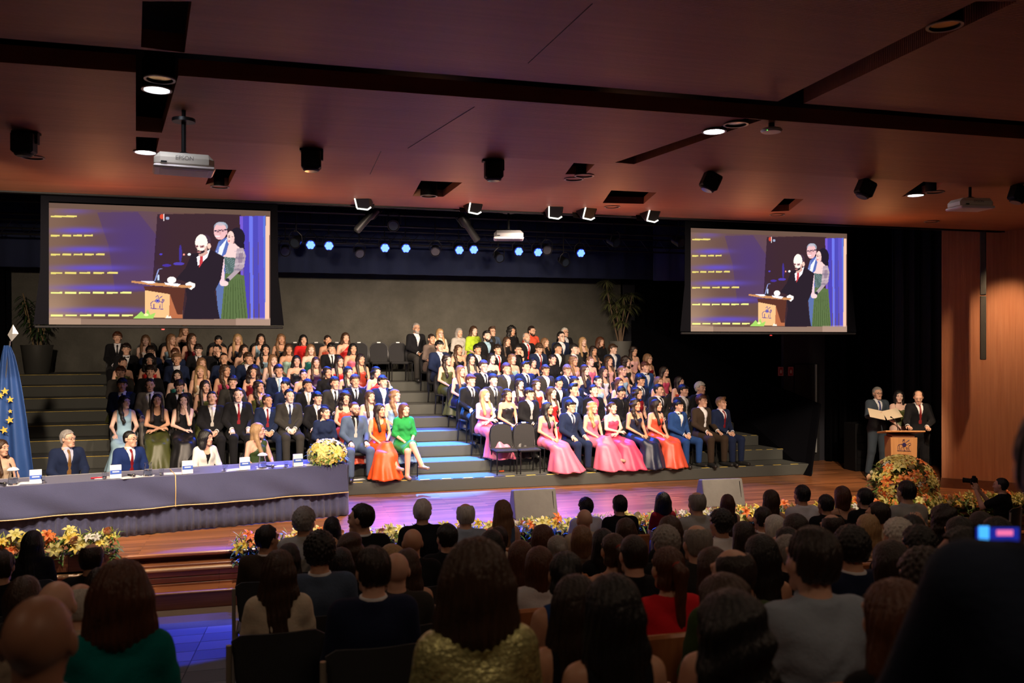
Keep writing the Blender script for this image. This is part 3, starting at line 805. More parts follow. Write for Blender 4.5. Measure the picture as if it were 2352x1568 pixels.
# ---------------------------------------------------------------- risers
RH, RT, RY = .22, .712, 15.6
xr = lambda k: 10.62 - .2 * (k - 1)
xl = lambda k: -.262 * (RY + (k - 1) * RT) if k > 1 else -4.3
for k in range(1, 10):
    y0 = RY + (k - 1) * RT; y1 = y0 + RT
    o = empty('riser_platform', (3, y0, (k - 1) * RH), 0, '%s carpeted seating step of the stage risers, counted from the floor' % ['', 'lowest', 'second', 'third', 'fourth', 'fifth', 'sixth', 'seventh', 'eighth', 'topmost'][k], 'riser', 'carpeted risers on stage')
    a, b = xl(k), xr(k)
    mb = MB(); mb.box(((a + b) / 2 - 3, (23.28 - y0) / 2, RH / 2), (b - a, 23.28 - y0, RH), bev=.012); mb.build('carpeted_box', M_CARPET, o)
    if k < 10:
        # tape along the nosing
        segs = []
        x = a
        if k == 1:
            tm_ = MB().box((0, 0, 0), (.17, .035, .006)).data('tape_strip', M_TAPE); tb_ = MB().box((0, 0, 0), (.17, .035, .006)).data('tape_strip', M_TAPEB)
            n = int((b - a) / .2)
            for i in range(n): link('tape_strip', tm_ if i % 2 == 0 else tb_, o, (a + .1 + i * .2 - 3, .03, RH + .002))
        else:
            mb = MB(); mb.box((a + .9 - 3, .012, RH + .002), (1.75, .022, .006)); mb.build('tape_strip', M_TAPE, o)
            if k in (2, 3, 4):
                tm_ = MB().box((0, 0, 0), (.14, .03, .006)).data('tape_strip', M_TAPE)
                for i in range(9): link('tape_strip', tm_, o, (b - .1 - i * .25 - 3, .03, RH + .002))
# dark sloping side panel at the right end
pts = [W(1450, 735, 22.6), W(1765, 880, 17.6), W(1882, 928, 16.2), W(1860, 1072, 15.4)]
mb = MB(); t = Vector((.06, .02, 0))
vs = []
for p in pts[:3]: vs.append(p)
vs.append(Vector((pts[3].x, pts[3].y, 0))); vs.append(Vector((pts[0].x, pts[0].y, 0)))
n = 5; mb.add([v for v in vs] + [v + t for v in vs], [tuple(range(n)), tuple(reversed(range(n, 2 * n)))] + [(i, n + i, n + (i + 1) % n, (i + 1) % n) for i in range(n)])
tag(mb.build('side_screen', M_MATTE), 'black sloping side panel beside the right end of the risers', 'panel')
# ---------------------------------------------------------------- walls
def wallm():
    m = bpy.data.materials.new('back_wall_plaster'); m.use_nodes = True; nt = m.node_tree; b = nt.nodes['Principled BSDF']
    tc = nt.nodes.new('ShaderNodeTexCoord'); n = nt.nodes.new('ShaderNodeTexNoise'); n.inputs['Scale'].default_value = 1.6; n.inputs['Detail'].default_value = 7; n.inputs['Roughness'].default_value = .65
    nt.links.new(tc.outputs['Object'], n.inputs[0]); r = nt.nodes.new('ShaderNodeValToRGB'); r.color_ramp.elements[0].position = .35; r.color_ramp.elements[1].position = .68
    r.color_ramp.elements[0].color = (.070, .068, .056, 1); r.color_ramp.elements[1].color = (.105, .101, .085, 1); nt.links.new(n.outputs[0], r.inputs[0]); nt.links.new(r.outputs[0], b.inputs['Base Color']); b.inputs['Roughness'].default_value = .8
    n2 = nt.nodes.new('ShaderNodeTexNoise'); n2.inputs['Scale'].default_value = 25; bp = nt.nodes.new('ShaderNodeBump'); bp.inputs['Strength'].default_value = .4; bp.inputs['Distance'].default_value = .02
    nt.links.new(tc.outputs['Object'], n2.inputs[0]); nt.links.new(n2.outputs[0], bp.inputs['Height']); nt.links.new(bp.outputs[0], b.inputs['Normal']); return m
mb = MB(); mb.box((1.6, 23.4, 2.6), (16.0, .2, 6.4)); struct('wall_back', mb, wallm())
mb = MB(); mb.box((14.2, 23.4, 2.6), (9.3, .2, 6.4)); struct('wall_back_right', mb, mat('dark_wall', (.02, .02, .03), .85))
mb = MB(); mb.box((-6.55, 18.5, 2.6), (.2, 10, 6.4)); struct('wall_stage_left', mb, mat('dark_wall', (.02, .02, .03), .85))
mb = MB(); mb.box((18.6, 18.5, 2.6), (.2, 10, 6.4)); struct('wall_stage_right', mb, mat('dark_wall', (.02, .02, .03), .85))
mb = MB(); mb.box((6, 18.2, 6.2), (25, 10.6, .2)); struct('ceiling_stage', mb, M_BLACK)
mb = MB(); mb.box((4, -4.1, 2), (36, .2, 8)); struct('wall_rear', mb, M_CEIL2)
mb = MB(); mb.box((-13.9, 4.5, 2.2), (.2, 17.5, 7.6)); struct('wall_left', mb, M_WALLW)
mb = MB(); mb.box((-10.2, 13.2, 2.2), (7.4, .2, 7.6)); struct('wall_left_return', mb, M_MATTE)
# splayed veneer wall on the right
P0 = Vector((12.0, 13.6, 0)); D = Vector((.734, -.679, 0)); Nn = Vector((-.679, -.734, 0))
ang = math.atan2(D.y, D.x)
mb = MB(); c = P0 + D * 4.5 - Nn * .1; mb.box((c.x, c.y, 2.0), (9.0, .2, 6.6), rz=ang); WR = struct('wall_right', mb, M_WALLW)
mb = MB(); c = P0 + D * 4.5 + Nn * .02; mb.box((c.x, c.y, .09), (9.02, .05, .18), rz=ang); struct('baseboard_right', mb, M_CEIL2)
mb = MB(); mb.box((20.5, 2.0, 2.0), (.2, 12.5, 6.6)); struct('wall_right_rear', mb, M_WALLW)
# thin panel joints of the veneer
for q in (1.9, 3.8, 5.7):
    c = P0 + D * q + Nn * .004; mb = MB(); mb.box((c.x, c.y, 2.0), (.008, .01, 6.4), rz=ang); o = mb.build('panel_joint', M_BLACK, WR)
# ---------------------------------------------------------------- ceiling
def on_panel(px, py, Y0, z0, Y1, z1):
    m = (z1 - z0) / (Y1 - Y0); p = (px - 1176) / FPX; u = (784 - py) / (FPX * COS * (1 - p * TAN))
    Y = (z0 - m * Y0 - CAMZ) / (u - m); return Vector((Y * (p + TAN) / (1 - p * TAN), Y, z0 + m * (Y - Y0)))
PN = {1: (-4.0, 4.95, 7.1, 4.93), 2: (7.42, 4.845, 9.22, 4.73), 3: (9.22, 4.73, 12.3, 4.755), 4: (12.3, 4.755, 12.9, 4.72)}
cuts = {1: [[(327, 3), (440, 3), (424, 121), (324, 108)], [(1778, 237), (1843, 239), (2336, 3), (2241, 3)]],
        2: [[(312, 164), (410, 172), (372, 305), (312, 300)], [(1711, 272), (1751, 275), (1456, 377), (1413, 373)]],
        3: [[(312, 312), (366, 316), (358, 352), (313, 350)], [(487, 388), (543, 390), (525, 426), (472, 424)], [(967, 415), (1062, 419), (1018, 452), (948, 450)],
            [(1318, 374), (1366, 377), (1344, 400), (1298, 400)], [(1404, 437), (1508, 442), (1478, 468), (1384, 466)], [(1801, 456), (1846, 457), (1812, 484), (1770, 486)], [(2121, 417), (2168, 416), (2150, 438), (2070, 452)]]}
for k, (y0, z0, y1, z1) in PN.items():
    mb = MB(); xa, xb = -13.5, 20.3
    th = .14 if k in (1, 2) else .10
    vs = [Vector((x, y, z)) for x in (xa, xb) for (y, z) in ((y0, z0), (y1, z1), (y1, z1 + th), (y0, z0 + th))]
    mb.add(vs, [(0, 1, 2, 3), (7, 6, 5, 4), (0, 4, 5, 1), (1, 5, 6, 2), (2, 6, 7, 3), (3, 7, 4, 0)])
    o = struct('ceiling', mb, M_CEIL)
    if k in cuts:
        cb = MB()
        for q in cuts[k]:
            P = [on_panel(a, b, y0, z0, y1, z1) for a, b in q]
            vs = [p + Vector((0, 0, -.3)) for p in P] + [p + Vector((0, 0, .6)) for p in P]
            cb.add(vs, [(3, 2, 1, 0), (4, 5, 6, 7), (0, 1, 5, 4), (1, 2, 6, 5), (2, 3, 7, 6), (3, 0, 4, 7)])
        c = cb.build('cutter', M_BLACK); md = o.modifiers.new('b', 'BOOLEAN'); md.object = c; md.operation = 'DIFFERENCE'; md.solver = 'EXACT'
        dg = bpy.context.evaluated_depsgraph_get(); me = bpy.data.meshes.new_from_object(o.evaluated_get(dg)); o.modifiers.clear(); o.data = me
        o.data.materials.clear(); o.data.materials.append(M_CEIL); o.data.materials.append(M_CEIL); bpy.data.objects.remove(c)
mb = MB(); mb.box((3.4, 4.6, 5.7), (34, 17.5, .1)); struct('ceiling_slab', mb, M_BLACK)
mb = MB(); mb.box((3.4, 12.95, 5.3), (33.8, .1, 1.2)); struct('trim_3', mb, M_BLACK)
# thin joints across the ceiling panels
for a, b, k in (((1361, 8), (1213, 145), 1), ((1090, 245), (937, 340), 2), ((875, 347), (850, 400), 3)):
    p, q = on_panel(*a, *PN[k]), on_panel(*b, *PN[k]); mb = MB(); mb.tube([p, q], .004, 4); struct('trim_4', mb, M_BLACK)
# ---------------------------------------------------------------- drapes and stage dressing
def drape(name, a, b, z0, z1, m, label, folds=9, amp=.06, thick=.02, cat='curtain'):
    a, b = Vector(a), Vector(b); d = (b - a); L = d.length; d.normalize(); nrm = Vector((-d.y, d.x, 0)); n = folds * 8
    vs = []; fs = []
    for i in range(n + 1):
        s = i / n; o = amp * math.sin(2 * math.pi * folds * s + .6 * math.sin(9 * s)) + amp * .4 * math.sin(2 * math.pi * folds * 2.3 * s)
        for z in (z0, (z0 + z1) / 2, z1):
            p = a + d * L * s + nrm * o * (1.0 if z < z1 else .7); vs.append((p.x, p.y, z))
    for i in range(n):
        for j in (0, 1): fs.append((i * 3 + j, (i + 1) * 3 + j, (i + 1) * 3 + j + 1, i * 3 + j + 1))
    mb = MB(); mb.add(vs, fs, True); o = mb.build(name, m); md = o.modifiers.new('s', 'SOLIDIFY'); md.thickness = thick
    return tag(o, label, cat)
M_DRAPEB = mat('blue_grey_drape', (.035, .055, .075), .85, bump=.3, bscale=40)
drape('stage_curtain', (13.0, 16.2, 0), (14.4, 15.9, 0), .01, 5.6, M_DRAPEB, 'blue-grey stage curtain hanging behind the speakers beside the wood wall', 5, .05)
drape('stage_curtain', (12.05, 17.2, 0), (12.75, 17.1, 0), .01, 5.6, M_MATTE, 'black stage curtain behind the standing person with papers', 6, .05)
drape('stage_curtain', (12.0, 22.9, 0), (12.3, 16.8, 0), .01, 5.6, M_MATTE, 'black masking curtain in the right wing beyond the risers', 16, .06)
drape('stage_curtain', (9.9, 23.1, 0), (13.5, 23.1, 0), .01, 5.0, M_MATTE, 'black backdrop curtain behind the tall plant on the right', 10, .05)
drape('stage_curtain', (-6.3, 13.6, 0), (-6.1, 22.9, 0), .01, 5.6, M_MATTE, 'black masking curtain in the left wing behind the potted plant', 22, .07)
drape('stage_curtain', (12.45, 16.5, 0), (13.05, 16.3, 0), .01, 5.6, M_MATTE, 'narrow black curtain left of the blue-grey stage curtain', 3, .03)
# border over the back wall and blue wall patch
drape('border_curtain', (-6.2, 21.6, 0), (12.2, 21.6, 0), 4.38, 6.0, mat('navy_border', (.012, .02, .06), .9, bump=.3, bscale=30), 'dark navy border curtain above the grey back wall', 30, .03)
o = None
a_, b_ = W(1500, 560, 20.5), W(1590, 560, 20.5)
drape('side_flat', (a_.x, 20.5, 0), (b_.x + .4, 20.4, 0), W(1540, 645, 20.5).z, 5.8, mat('blue_cloth', (.05, .07, .16), .8), 'hanging cloth coloured deep blue beside the right projection screen', 3, .03, cat='cloth')
# ---------------------------------------------------------------- screens
def paint():
    NX, NY = 448, 250
    u = (np.arange(NX) + .5) / NX; v = (np.arange(NY) + .5) / NY
    xx = 122 + u * 2006                       # coordinates of the drawing
    U, Vv = np.meshgrid(xx, v)
    top = 88 + (U - 130) / 1992 * 92; bot = 1195 + (U - 113) / 2020 * 10
    Yy = top + (bot - top) * Vv; X = U
    img = np.zeros((NY, NX, 3)); img[:] = (.125, .065, .05)
    img += (np.exp(-((X - 122) / 260) ** 2))[..., None] * np.array((.22, .15, .09)) * np.clip((Yy - 500) / 600, .25, 1)[..., None]
    def poly(pts, c, a=1.0):
        m = np.zeros(X.shape, bool); n = len(pts)
        for i in range(n):
            (x0, y0), (x1, y1) = pts[i], pts[(i + 1) % n]
            if y0 == y1: continue
            k = ((y0 <= Yy) != (y1 <= Yy)) & (X < (x1 - x0) * (Yy - y0) / (y1 - y0) + x0); m ^= k
        img[m] = img[m] * (1 - a) + np.array(c) * a
    def ell(cx, cy, rx, ry, c, a=1.0):
        m = ((X - cx) / rx) ** 2 + ((Yy - cy) / ry) ** 2 < 1; img[m] = img[m] * (1 - a) + np.array(c) * a
    def soft(cx, cy, rx, ry, c, a):
        w = np.exp(-((X - cx) / rx) ** 2 - ((Yy - cy) / ry) ** 2)[..., None] * a; img[:] = img * (1 - w) + np.array(c) * w
    poly([(540, 180), (900, 180), (1075, 400), (1030, 900), (700, 900), (640, 480)], (.06, .03, .13), .5)
    soft(850, 450, 260, 300, (.06, .03, .19), .5)
    poly([(1075, 200), (1850, 200), (1850, 1150), (1310, 1150), (1310, 860), (1030, 860)], (.03, .012, .022), .85)
    for y, x1, n in ((215, 420, 1), (390, 520, 4), (562, 625, 5), (730, 745, 5), (910, 865, 6), (1115, 880, 6)):
        soft((140 + x1) / 2 + 60, y - 45, (x1 - 100) * .45, 26, (.11, .07, .50), .85 if n > 1 else .3)
        for i in range(n):
            w = (x1 - 140) / n; poly([(142 + i * w, y - 8), (142 + i * w + w * .8, y - 8), (142 + i * w + w * .8, y + 8), (142 + i * w, y + 8)], (.72, .60, .16) if n < 6 else (.8, .8, .25))
    ell(1118, 222, 22, 22, (.6, .06, .03)); poly([(1128, 200), (1140, 200), (1140, 262), (1128, 262)], (.7, .6, .6)); ell(1168, 238, 16, 14, (.3, .35, .5))
    ell(1318, 567, 10, 9, (.9, .3, .25)); ell(1365, 566, 14, 12, (.8, .9, 1)); ell(1108, 563, 14, 8, (.08, .05, .5))
    ell(1285, 560, 14, 80, (.05, .03, .25)); ell(1270, 650, 50, 14, (.08, .05, .4)); ell(1160, 664, 40, 12, (.06, .03, .3))
    # curtain
    for i, (x0, x1, c) in enumerate(((1838, 1868, (.16, .09, .55)), (1868, 1925, (.07, .05, .42)), (1925, 1960, (.14, .16, .72)), (1960, 2010, (.07, .06, .42)), (2010, 2075, (.10, .08, .50)), (2060, 2084, (.10, .16, .6)))):
        poly([(x0, 225), (x1, 225), (x1 + 8, 1150), (x0 + 15, 1150)], c)
    poly([(2086, 233), (2122, 233), (2118, 1150), (2080, 1150)], (.85, .50, .36))
    # person with papers
    poly([(1600, 560), (1640, 450), (1740, 400), (1740, 860), (1640, 860)], (.09, .14, .42)); poly([(1615, 540), (1720, 420), (1660, 600)], (.75, .78, .95)); poly([(1632, 470), (1652, 465), (1635, 560), (1620, 550)], (.15, .2, .5))
    poly([(1610, 840), (1690, 850), (1665, 1145), (1640, 1145)], (.10, .15, .35)); poly([(1595, 1000), (1620, 1000), (1612, 1145), (1590, 1145)], (.2, .3, .5))
    ell(1660, 320, 66, 46, (.26, .29, .36)); ell(1654, 360, 60, 76, (.78, .45, .46)); poly([(1600, 350), (1715, 340), (1715, 350), (1602, 362)], (.03, .02, .05)); ell(1630, 404, 22, 6, (.95, .9, .9)); ell(1632, 362, 17, 11, (.6, .32, .34)); ell(1680, 356, 17, 11, (.6, .32, .34)); ell(1632, 362, 7, 5, (.05, .02, .04)); ell(1678, 356, 7, 5, (.05, .02, .04)); poly([(1648, 360), (1660, 360), (1662, 388), (1642, 388)], (.68, .36, .36)); ell(1712, 370, 10, 20, (.7, .4, .42)); ell(1660, 292, 48, 16, (.4, .44, .52), .7)
    # woman in green
    ell(1812, 420, 75, 92, (.018, .012, .022)); poly([(1760, 420), (1870, 400), (1885, 520), (1840, 530), (1790, 510)], (.018, .012, .022))
    ell(1752, 420, 34, 62, (.88, .58, .52)); ell(1738, 412, 9, 4, (.08, .03, .04)); ell(1768, 408, 7, 4, (.08, .03, .04)); poly([(1730, 398), (1748, 396), (1748, 400), (1730, 403)], (.12, .06, .06)); ell(1738, 448, 11, 5, (.70, .10, .14)); ell(1772, 440, 18, 36, (.72, .42, .42), .4); poly([(1735, 470), (1790, 470), (1850, 520), (1800, 620), (1700, 590)], (.85, .58, .56))
    poly([(1660, 600), (1710, 560), (1690, 700), (1700, 850), (1650, 820)], (.8, .55, .6))
    poly([(1690, 590), (1800, 600), (1795, 760), (1705, 760)], (.08, .13, .12)); poly([(1700, 740), (1800, 740), (1880, 760), (1915, 1148), (1660, 1148)], (.10, .15, .055))
    for i in range(8): poly([(1712 + i * 20, 790), (1716 + i * 20, 790), (1690 + i * 30, 1148), (1680 + i * 30, 1148)], (.055, .085, .03), .8)
    poly([(1810, 515), (1870, 510), (1895, 580), (1880, 680), (1740, 810), (1690, 850), (1680, 815), (1780, 720)], (.42, .32, .36)); poly([(1830, 560), (1870, 550), (1860, 640), (1820, 680)], (.28, .20, .26)); [ell(1795 + (i * 37) % 85, 540 + (i * 53) % 210, 9 + i % 4, 6, (.20, .15, .22) if i % 2 else (.55, .44, .48), .7) for i in range(34)]; [ell(1700 + (i * 29) % 92, 598 + (i * 41) % 140, 6, 5, (.22, .28, .30), .7) for i in range(30)]; ell(1722, 800, 20, 18, (.02, .02, .04)); ell(1690, 830, 40, 24, (.85, .6, .6))
    # speaker at the lectern
    poly([(1390, 560), (1460, 550), (1560, 520), (1690, 590), (1660, 790), (1600, 900), (1650, 1145), (1310, 1145), (1345, 960), (1330, 860), (1420, 850), (1300, 800), (1240, 790), (1330, 690)], (.022, .014, .022))
    poly([(1435, 590), (1560, 520), (1530, 600), (1445, 668)], (.92, .92, 1)); poly([(1468, 572), (1495, 565), (1490, 640), (1455, 690)], (.55, .05, .06))
    ell(1500, 440, 66, 55, (.06, .03, .05)); ell(1478, 460, 57, 74, (1, .84, .74)); ell(1550, 492, 17, 25, (.9, .55, .45)); poly([(1424, 486), (1446, 480), (1452, 500), (1428, 508)], (.42, .20, .20)); poly([(1462, 488), (1508, 482), (1505, 505), (1466, 508)], (.42, .20, .20)); ell(1438, 496, 8, 5, (.06, .02, .03)); ell(1486, 495, 9, 5, (.06, .02, .03)); poly([(1446, 498), (1456, 498), (1462, 530), (1440, 528)], (.98, .72, .60)); ell(1458, 545, 20, 7, (.42, .16, .16)); ell(1520, 520, 14, 30, (.72, .42, .36), .7); poly([(1450, 566), (1490, 556), (1530, 530), (1540, 556), (1500, 580), (1462, 585)], (.62, .36, .30)); ell(1448, 438, 18, 10, (1, .9, .82), .8)
    ell(1205, 796, 42, 30, (1, .88, .84)); poly([(1330, 830), (1370, 812), (1420, 830), (1418, 860), (1385, 885), (1340, 860)], (1, .88, .82))
    # lectern
    poly([(842, 802), (920, 808), (1400, 850), (1370, 870), (1040, 846), (842, 818)], (.55, .25, .10)); poly([(915, 802), (1045, 808), (1060, 824), (1000, 828)], (.8, .8, 1)); poly([(1140, 818), (1290, 832), (1260, 856), (1150, 838)], (.9, .85, .95))
    poly([(965, 890), (1140, 905), (1190, 930), (1180, 1140), (965, 1130)], (.82, .48, .22)); poly([(1190, 930), (1255, 1105), (1302, 1108), (1302, 1142), (1180, 1142)], (.45, .14, .06)); poly([(950, 850), (1330, 870), (1302, 1108), (1255, 1105), (1190, 925), (965, 888)], (.10, .03, .02))
    ell(1078, 984, 20, 20, (.09, .07, .35)); ell(1078, 984, 14, 14, (.7, .5, .4)); ell(1078, 984, 10, 10, (.05, .04, .4))
    for s in ([(1015, 1052), (1130, 1060)], [(1022, 1050), (1015, 1010), (1030, 990), (1060, 985)], [(1095, 990), (1125, 1000), (1138, 975), (1120, 970), (1118, 1050)], [(1060, 950), (1080, 935), (1085, 955)], [(1088, 965), (1120, 942)], [(1045, 1010), (1045, 1048)], [(1100, 1010), (1098, 1050)]):
        for (x0, y0), (x1, y1) in zip(s, s[1:]):
            L = math.hypot(x1 - x0, y1 - y0); nx, ny = -(y1 - y0) / L * 3.2, (x1 - x0) / L * 3.2; poly([(x0 - nx, y0 - ny), (x1 - nx, y1 - ny), (x1 + nx, y1 + ny), (x0 + nx, y0 + ny)], (.12, .06, .25))
    for s in ([(1050, 815), (1085, 700)], [(1085, 700), (1118, 690)]):
        (x0, y0), (x1, y1) = s; poly([(x0 - 5, y0), (x1 - 5, y1), (x1 + 5, y1 + 6), (x0 + 5, y0)], (.25, .3, .6))
    ell(1085, 775, 10, 30, (.5, .6, .8)); ell(1080, 808, 30, 9, (.03, .03, .04))
    poly([(860, 1142), (930, 1080), (965, 1110), (990, 1060), (1010, 1110), (1060, 1090), (1040, 1142)], (.35, .62, .12)); poly([(1150, 1142), (1165, 1110), (1180, 1130), (1195, 1118), (1205, 1142)], (.95, .85, .7)); ell(975, 1110, 22, 12, (.8, .85, .35))
    m = (Yy > 1150); img[m] = np.array((.26, .165, .12)); m = Yy > 1140; img[m & (X < 400)] += np.array((.12, .08, .05)); img[m & (X > 1800)] = img[m & (X > 1800)] * .6 + .4 * np.array((.55, .36, .28))
    m = Vv < .045; img[m] = np.array((.13, .075, .055))
    return img, NX, NY
IMG, NX, NY = paint()
def screen_pic(w, h):
    xs = np.linspace(-w / 2, w / 2, NX + 1); zs = np.linspace(h / 2, -h / 2, NY + 1)
    Xg, Zg = np.meshgrid(xs, zs); V = np.stack([Xg.ravel(), np.zeros(Xg.size), Zg.ravel()], 1)
    i, j = np.meshgrid(np.arange(NX), np.arange(NY)); a = (j * (NX + 1) + i).ravel(); F = np.stack([a + NX + 1, a + NX + 2, a + 1, a], 1)
    me = mesh_np('projected_picture', V, F, None, False)
    ca = me.color_attributes.new('col', 'FLOAT_COLOR', 'POINT')
    P = np.pad(IMG, ((0, 1), (0, 1), (0, 0)), 'edge'); c = np.ones((P.shape[0] * P.shape[1], 4), np.float32); c[:, :3] = P.reshape(-1, 3); ca.data.foreach_set('color', c.ravel())
    m = bpy.data.materials.new('projected_light'); m.use_nodes = True; nt = m.node_tree; b = nt.nodes['Principled BSDF']; b.inputs['Base Color'].default_value = (.0, .0, .0, 1); b.inputs['Specular IOR Level'].default_value = 0
    at = nt.nodes.new('ShaderNodeAttribute'); at.attribute_name = 'col'; nt.links.new(at.outputs['Color'], b.inputs['Emission Color']); b.inputs['Emission Strength'].default_value = 1.25
    me.materials.append(m); return me
YS = 13.1
pic = None
for nm, (x0, y0), (x1, y1), (x2, y2), (x3, y3), lab in (('a', (113, 463), (621, 487), (621, 747), (112, 745), 'left projection screen showing three people at a lectern'), ('b', (1587, 523), (1945, 537), (1945, 763), (1586, 760), 'right projection screen showing three people at a lectern')):
    A, B, C_, D_ = W(x0, y0, YS), W(x1, y1, YS), W(x2, y2, YS), W(x3, y3, YS)
    w = (B.x + C_.x - A.x - D_.x) / 2; zt = (A.z + B.z) / 2; zb = (C_.z + D_.z) / 2; cx = (A.x + B.x + C_.x + D_.x) / 4; h = zt - zb
    r = empty('projection_screen', (cx, YS, zb - .05), 0, lab, 'screen')
    me = screen_pic(w, h) if pic is None else pic
    if pic is None: pic = me; pw, ph = w, h
    o = link('projected_picture', me, r, (0, -.004, h / 2 + .05)); o.scale = (w / pw, 1, h / ph)
    mb = MB(); mb.box((0, .005, h / 2 + .06), (w + .004, .008, h + .02)); mb.build('screen_cloth', mat('screen_white', (.5, .5, .5), .9), r)
    for s in (-1, 1):
        mb = MB(); e = w / 2 * s; q = [(e, 0), (e + s * .19, -.0), (e + s * .11, h * .45), (e + s * .10, h + .25), (e, h + .25)]
        mb.prism([(x, z + .05) for x, z in q], -.001, .006); mb.build('black_border', M_MATTE, r)
    mb = MB(); mb.box((0, .005, h + .15), (w + .2, .008, .22)); mb.build('top_border', M_MATTE, r)
    mb = MB(); mb.box((0, 0, .02), (w + .36, .03, .035), bev=.01); mb.build('bottom_bar', M_BLACK, r)
    mb = MB(); mb.box((0, 0, -.012), (.04, .02, .018)); mb.build('pull_tab', mat('red_label', (.4, .02, .02), .5), r)
    mb = MB(); mb.box((.1, .02, h + .30), (w + .7, .12, .11), bev=.02); mb.build('roller_case', M_BLACK, r)
    for s in (-1, 1): mb = MB(); mb.box((s * (w / 2 + .1), -.02, h + .55), (.04, .14, .5)); mb.build('bracket', M_BLACK, r)
# ---------------------------------------------------------------- lamps on the stage grid
for i, (z, y) in enumerate(((5.45, 14.6), (5.35, 16.2), (5.3, 17.8), (5.25, 19.2))):
    mb = MB(); mb.tube([(-6.3, y, z), (12.0, y, z)], .025, 8); tag(mb.build('lighting_bar', M_DARK), '%s long pipe of the lighting grid over the stage' % ['nearest', 'second nearest', 'second farthest', 'farthest'][i], 'pipe', 'pipes of the lighting grid')
mb = MB()
t = empty('lighting_truss', (3, 20.1, 4.95), 0, 'dark lattice truss carrying the blue stage lamps', 'truss')
for dz, dy in ((0, 0), (.3, 0), (.15, .26)): m2 = MB(); m2.tube([(-9, dy, dz), (9, dy, dz)], .022, 8); m2.build('chord', M_DARK, t)
for i in range(36): mb.tube([(-9 + i * .5, 0, 0), (-8.75 + i * .5, 0, .3), (-8.5 + i * .5, 0, 0)], .01, 5)
tag(mb.build('lacing', M_DARK, t), kind='stuff')
def canmesh():
    c = MB(); c.lathe([(.07, .16), (.085, .15), (.095, .05), (.105, -.06), (.115, -.10), (.105, -.10), (.1, -.06)], 20, (0, 0, 0), Matrix.Rotation(-math.pi / 2, 3, 'X'))
    y = MB(); y.tube([(-.125, 0, 0), (-.13, 0, .13), (-.06, 0, .22), (.06, 0, .22), (.13, 0, .13), (.125, 0, 0)], .012, 6); y.tube([(0, 0, .21), (0, 0, .24)], .014, 6)
    return c.data('housing', M_DARK), y.data('yoke', M_DARK)
CAN, YOKE = canmesh()
ml = MB()
ml.lathe([(.001, 0), (.034, .004), (.036, .012), (.001, .014)], 12, (0, 0, 0), Matrix.Rotation(math.pi / 2, 3, 'X'))
LED = ml.data('led_lens', emis('blue_led', (.05, .11, 1.0), 7))
GL = MB().lathe([(.001, 0), (.09, .004)], 20, (0, 0, 0), Matrix.Rotation(math.pi / 2, 3, 'X')).data('lens_face', emis('blue_lens', (.004, .03, 1.0), 4))
bl = [(713, 560), (755, 562), (883, 567), (931, 568), (1053, 572), (1086, 571), (1189, 575), (1233, 577), (1331, 579)]
NTH = ['first', 'second', 'third', 'fourth', 'fifth', 'sixth', 'seventh', 'eighth', 'ninth', 'tenth', 'eleventh', 'twelfth', 'thirteenth', 'fourteenth', 'fifteenth']
for i, (x, y) in enumerate(bl):
    p = W(x, y, 19.4); r = empty('stage_lamp', p, 0, 'glowing blue stage lamp over the stage, %s from the left' % NTH[i], 'stage light', 'blue stage lamps'); r.rotation_euler = (math.radians(-18), 0, 0)
    r.rotation_euler = (math.radians(18), 0, 0)
    link('housing', CAN, r); y_ = link('yoke', YOKE, r); vpole(p + Vector((0, 0, .22)), 6.12, r); link('lens_face', GL, r, (0, -.092, 0))
    for q in range(7):
        a = q * math.pi / 3; rr = 0 if q == 6 else .058; link('led_lens', LED, r, (rr * math.cos(a), -.108, rr * math.sin(a)))
    spot(p + Vector((0, -.25, -.08)), (p.x * .9 + .2, 16.0, .2), 1500, BLUE, 64, .6, .06, 'blue_lamp')
# extra blue for the aisle treads and the boards in front
spot((3.1, 19.5, 5.2), (2.95, 16.7, .5), 26000, (.03, .26, 1), 23, .35, .04, 'blue_lamp')
spot((2.6, 17.6, 5.2), (2.6, 13.7, 0), 3500, (.16, .13, 1), 50, .5, .05, 'blue_lamp'); spot((1.2, 17.6, 5.2), (.9, 13.3, 0), 2000, (.16, .13, 1), 40, .5, .05, 'blue_lamp')
spot((-.6, 17.6, 5.3), (-1.05, 10.0, -.5), 5000, (.02, .05, 1), 15, .15, .05, 'blue_lamp')
spot((1.0, 17.6, 5.3), (-3.2, 15.9, .2), 250, BLUE, 40, .4, .05, 'blue_lamp')
# unlit fixtures over the stage
dark = [(680, 555, 18.0), (905, 515, 16.5), (1000, 575, 19.0), (1255, 572, 18.8), (655, 575, 19.5), (825, 580, 19.5), (1145, 590, 19.5), (1295, 600, 19.5), (1560, 555, 16.0), (1410, 555, 17.5)]
for i, (x, y, Y) in enumerate(dark):
    p = W(x, y, Y); r = empty('stage_lamp', p, 0, 'unlit black stage lamp on the grid, %s from the left' % NTH[sorted(range(len(dark)), key=lambda q: dark[q][0]).index(i)], 'stage light', 'unlit stage lamps'); r.rotation_euler = (math.radians(25), 0, math.radians(-20 + i * 5))
    link('housing', CAN, r); link('yoke', YOKE, r); vpole(p + Vector((0, .03, .2)), 6.12, r)
    link('lens_face', MB().lathe([(.001, 0), (.09, .004)], 16, (0, 0, 0), Matrix.Rotation(math.pi / 2, 3, 'X')).data('lens_face', mat('dull_glass', (.02, .028, .04), .15)), r, (0, -.092, 0))
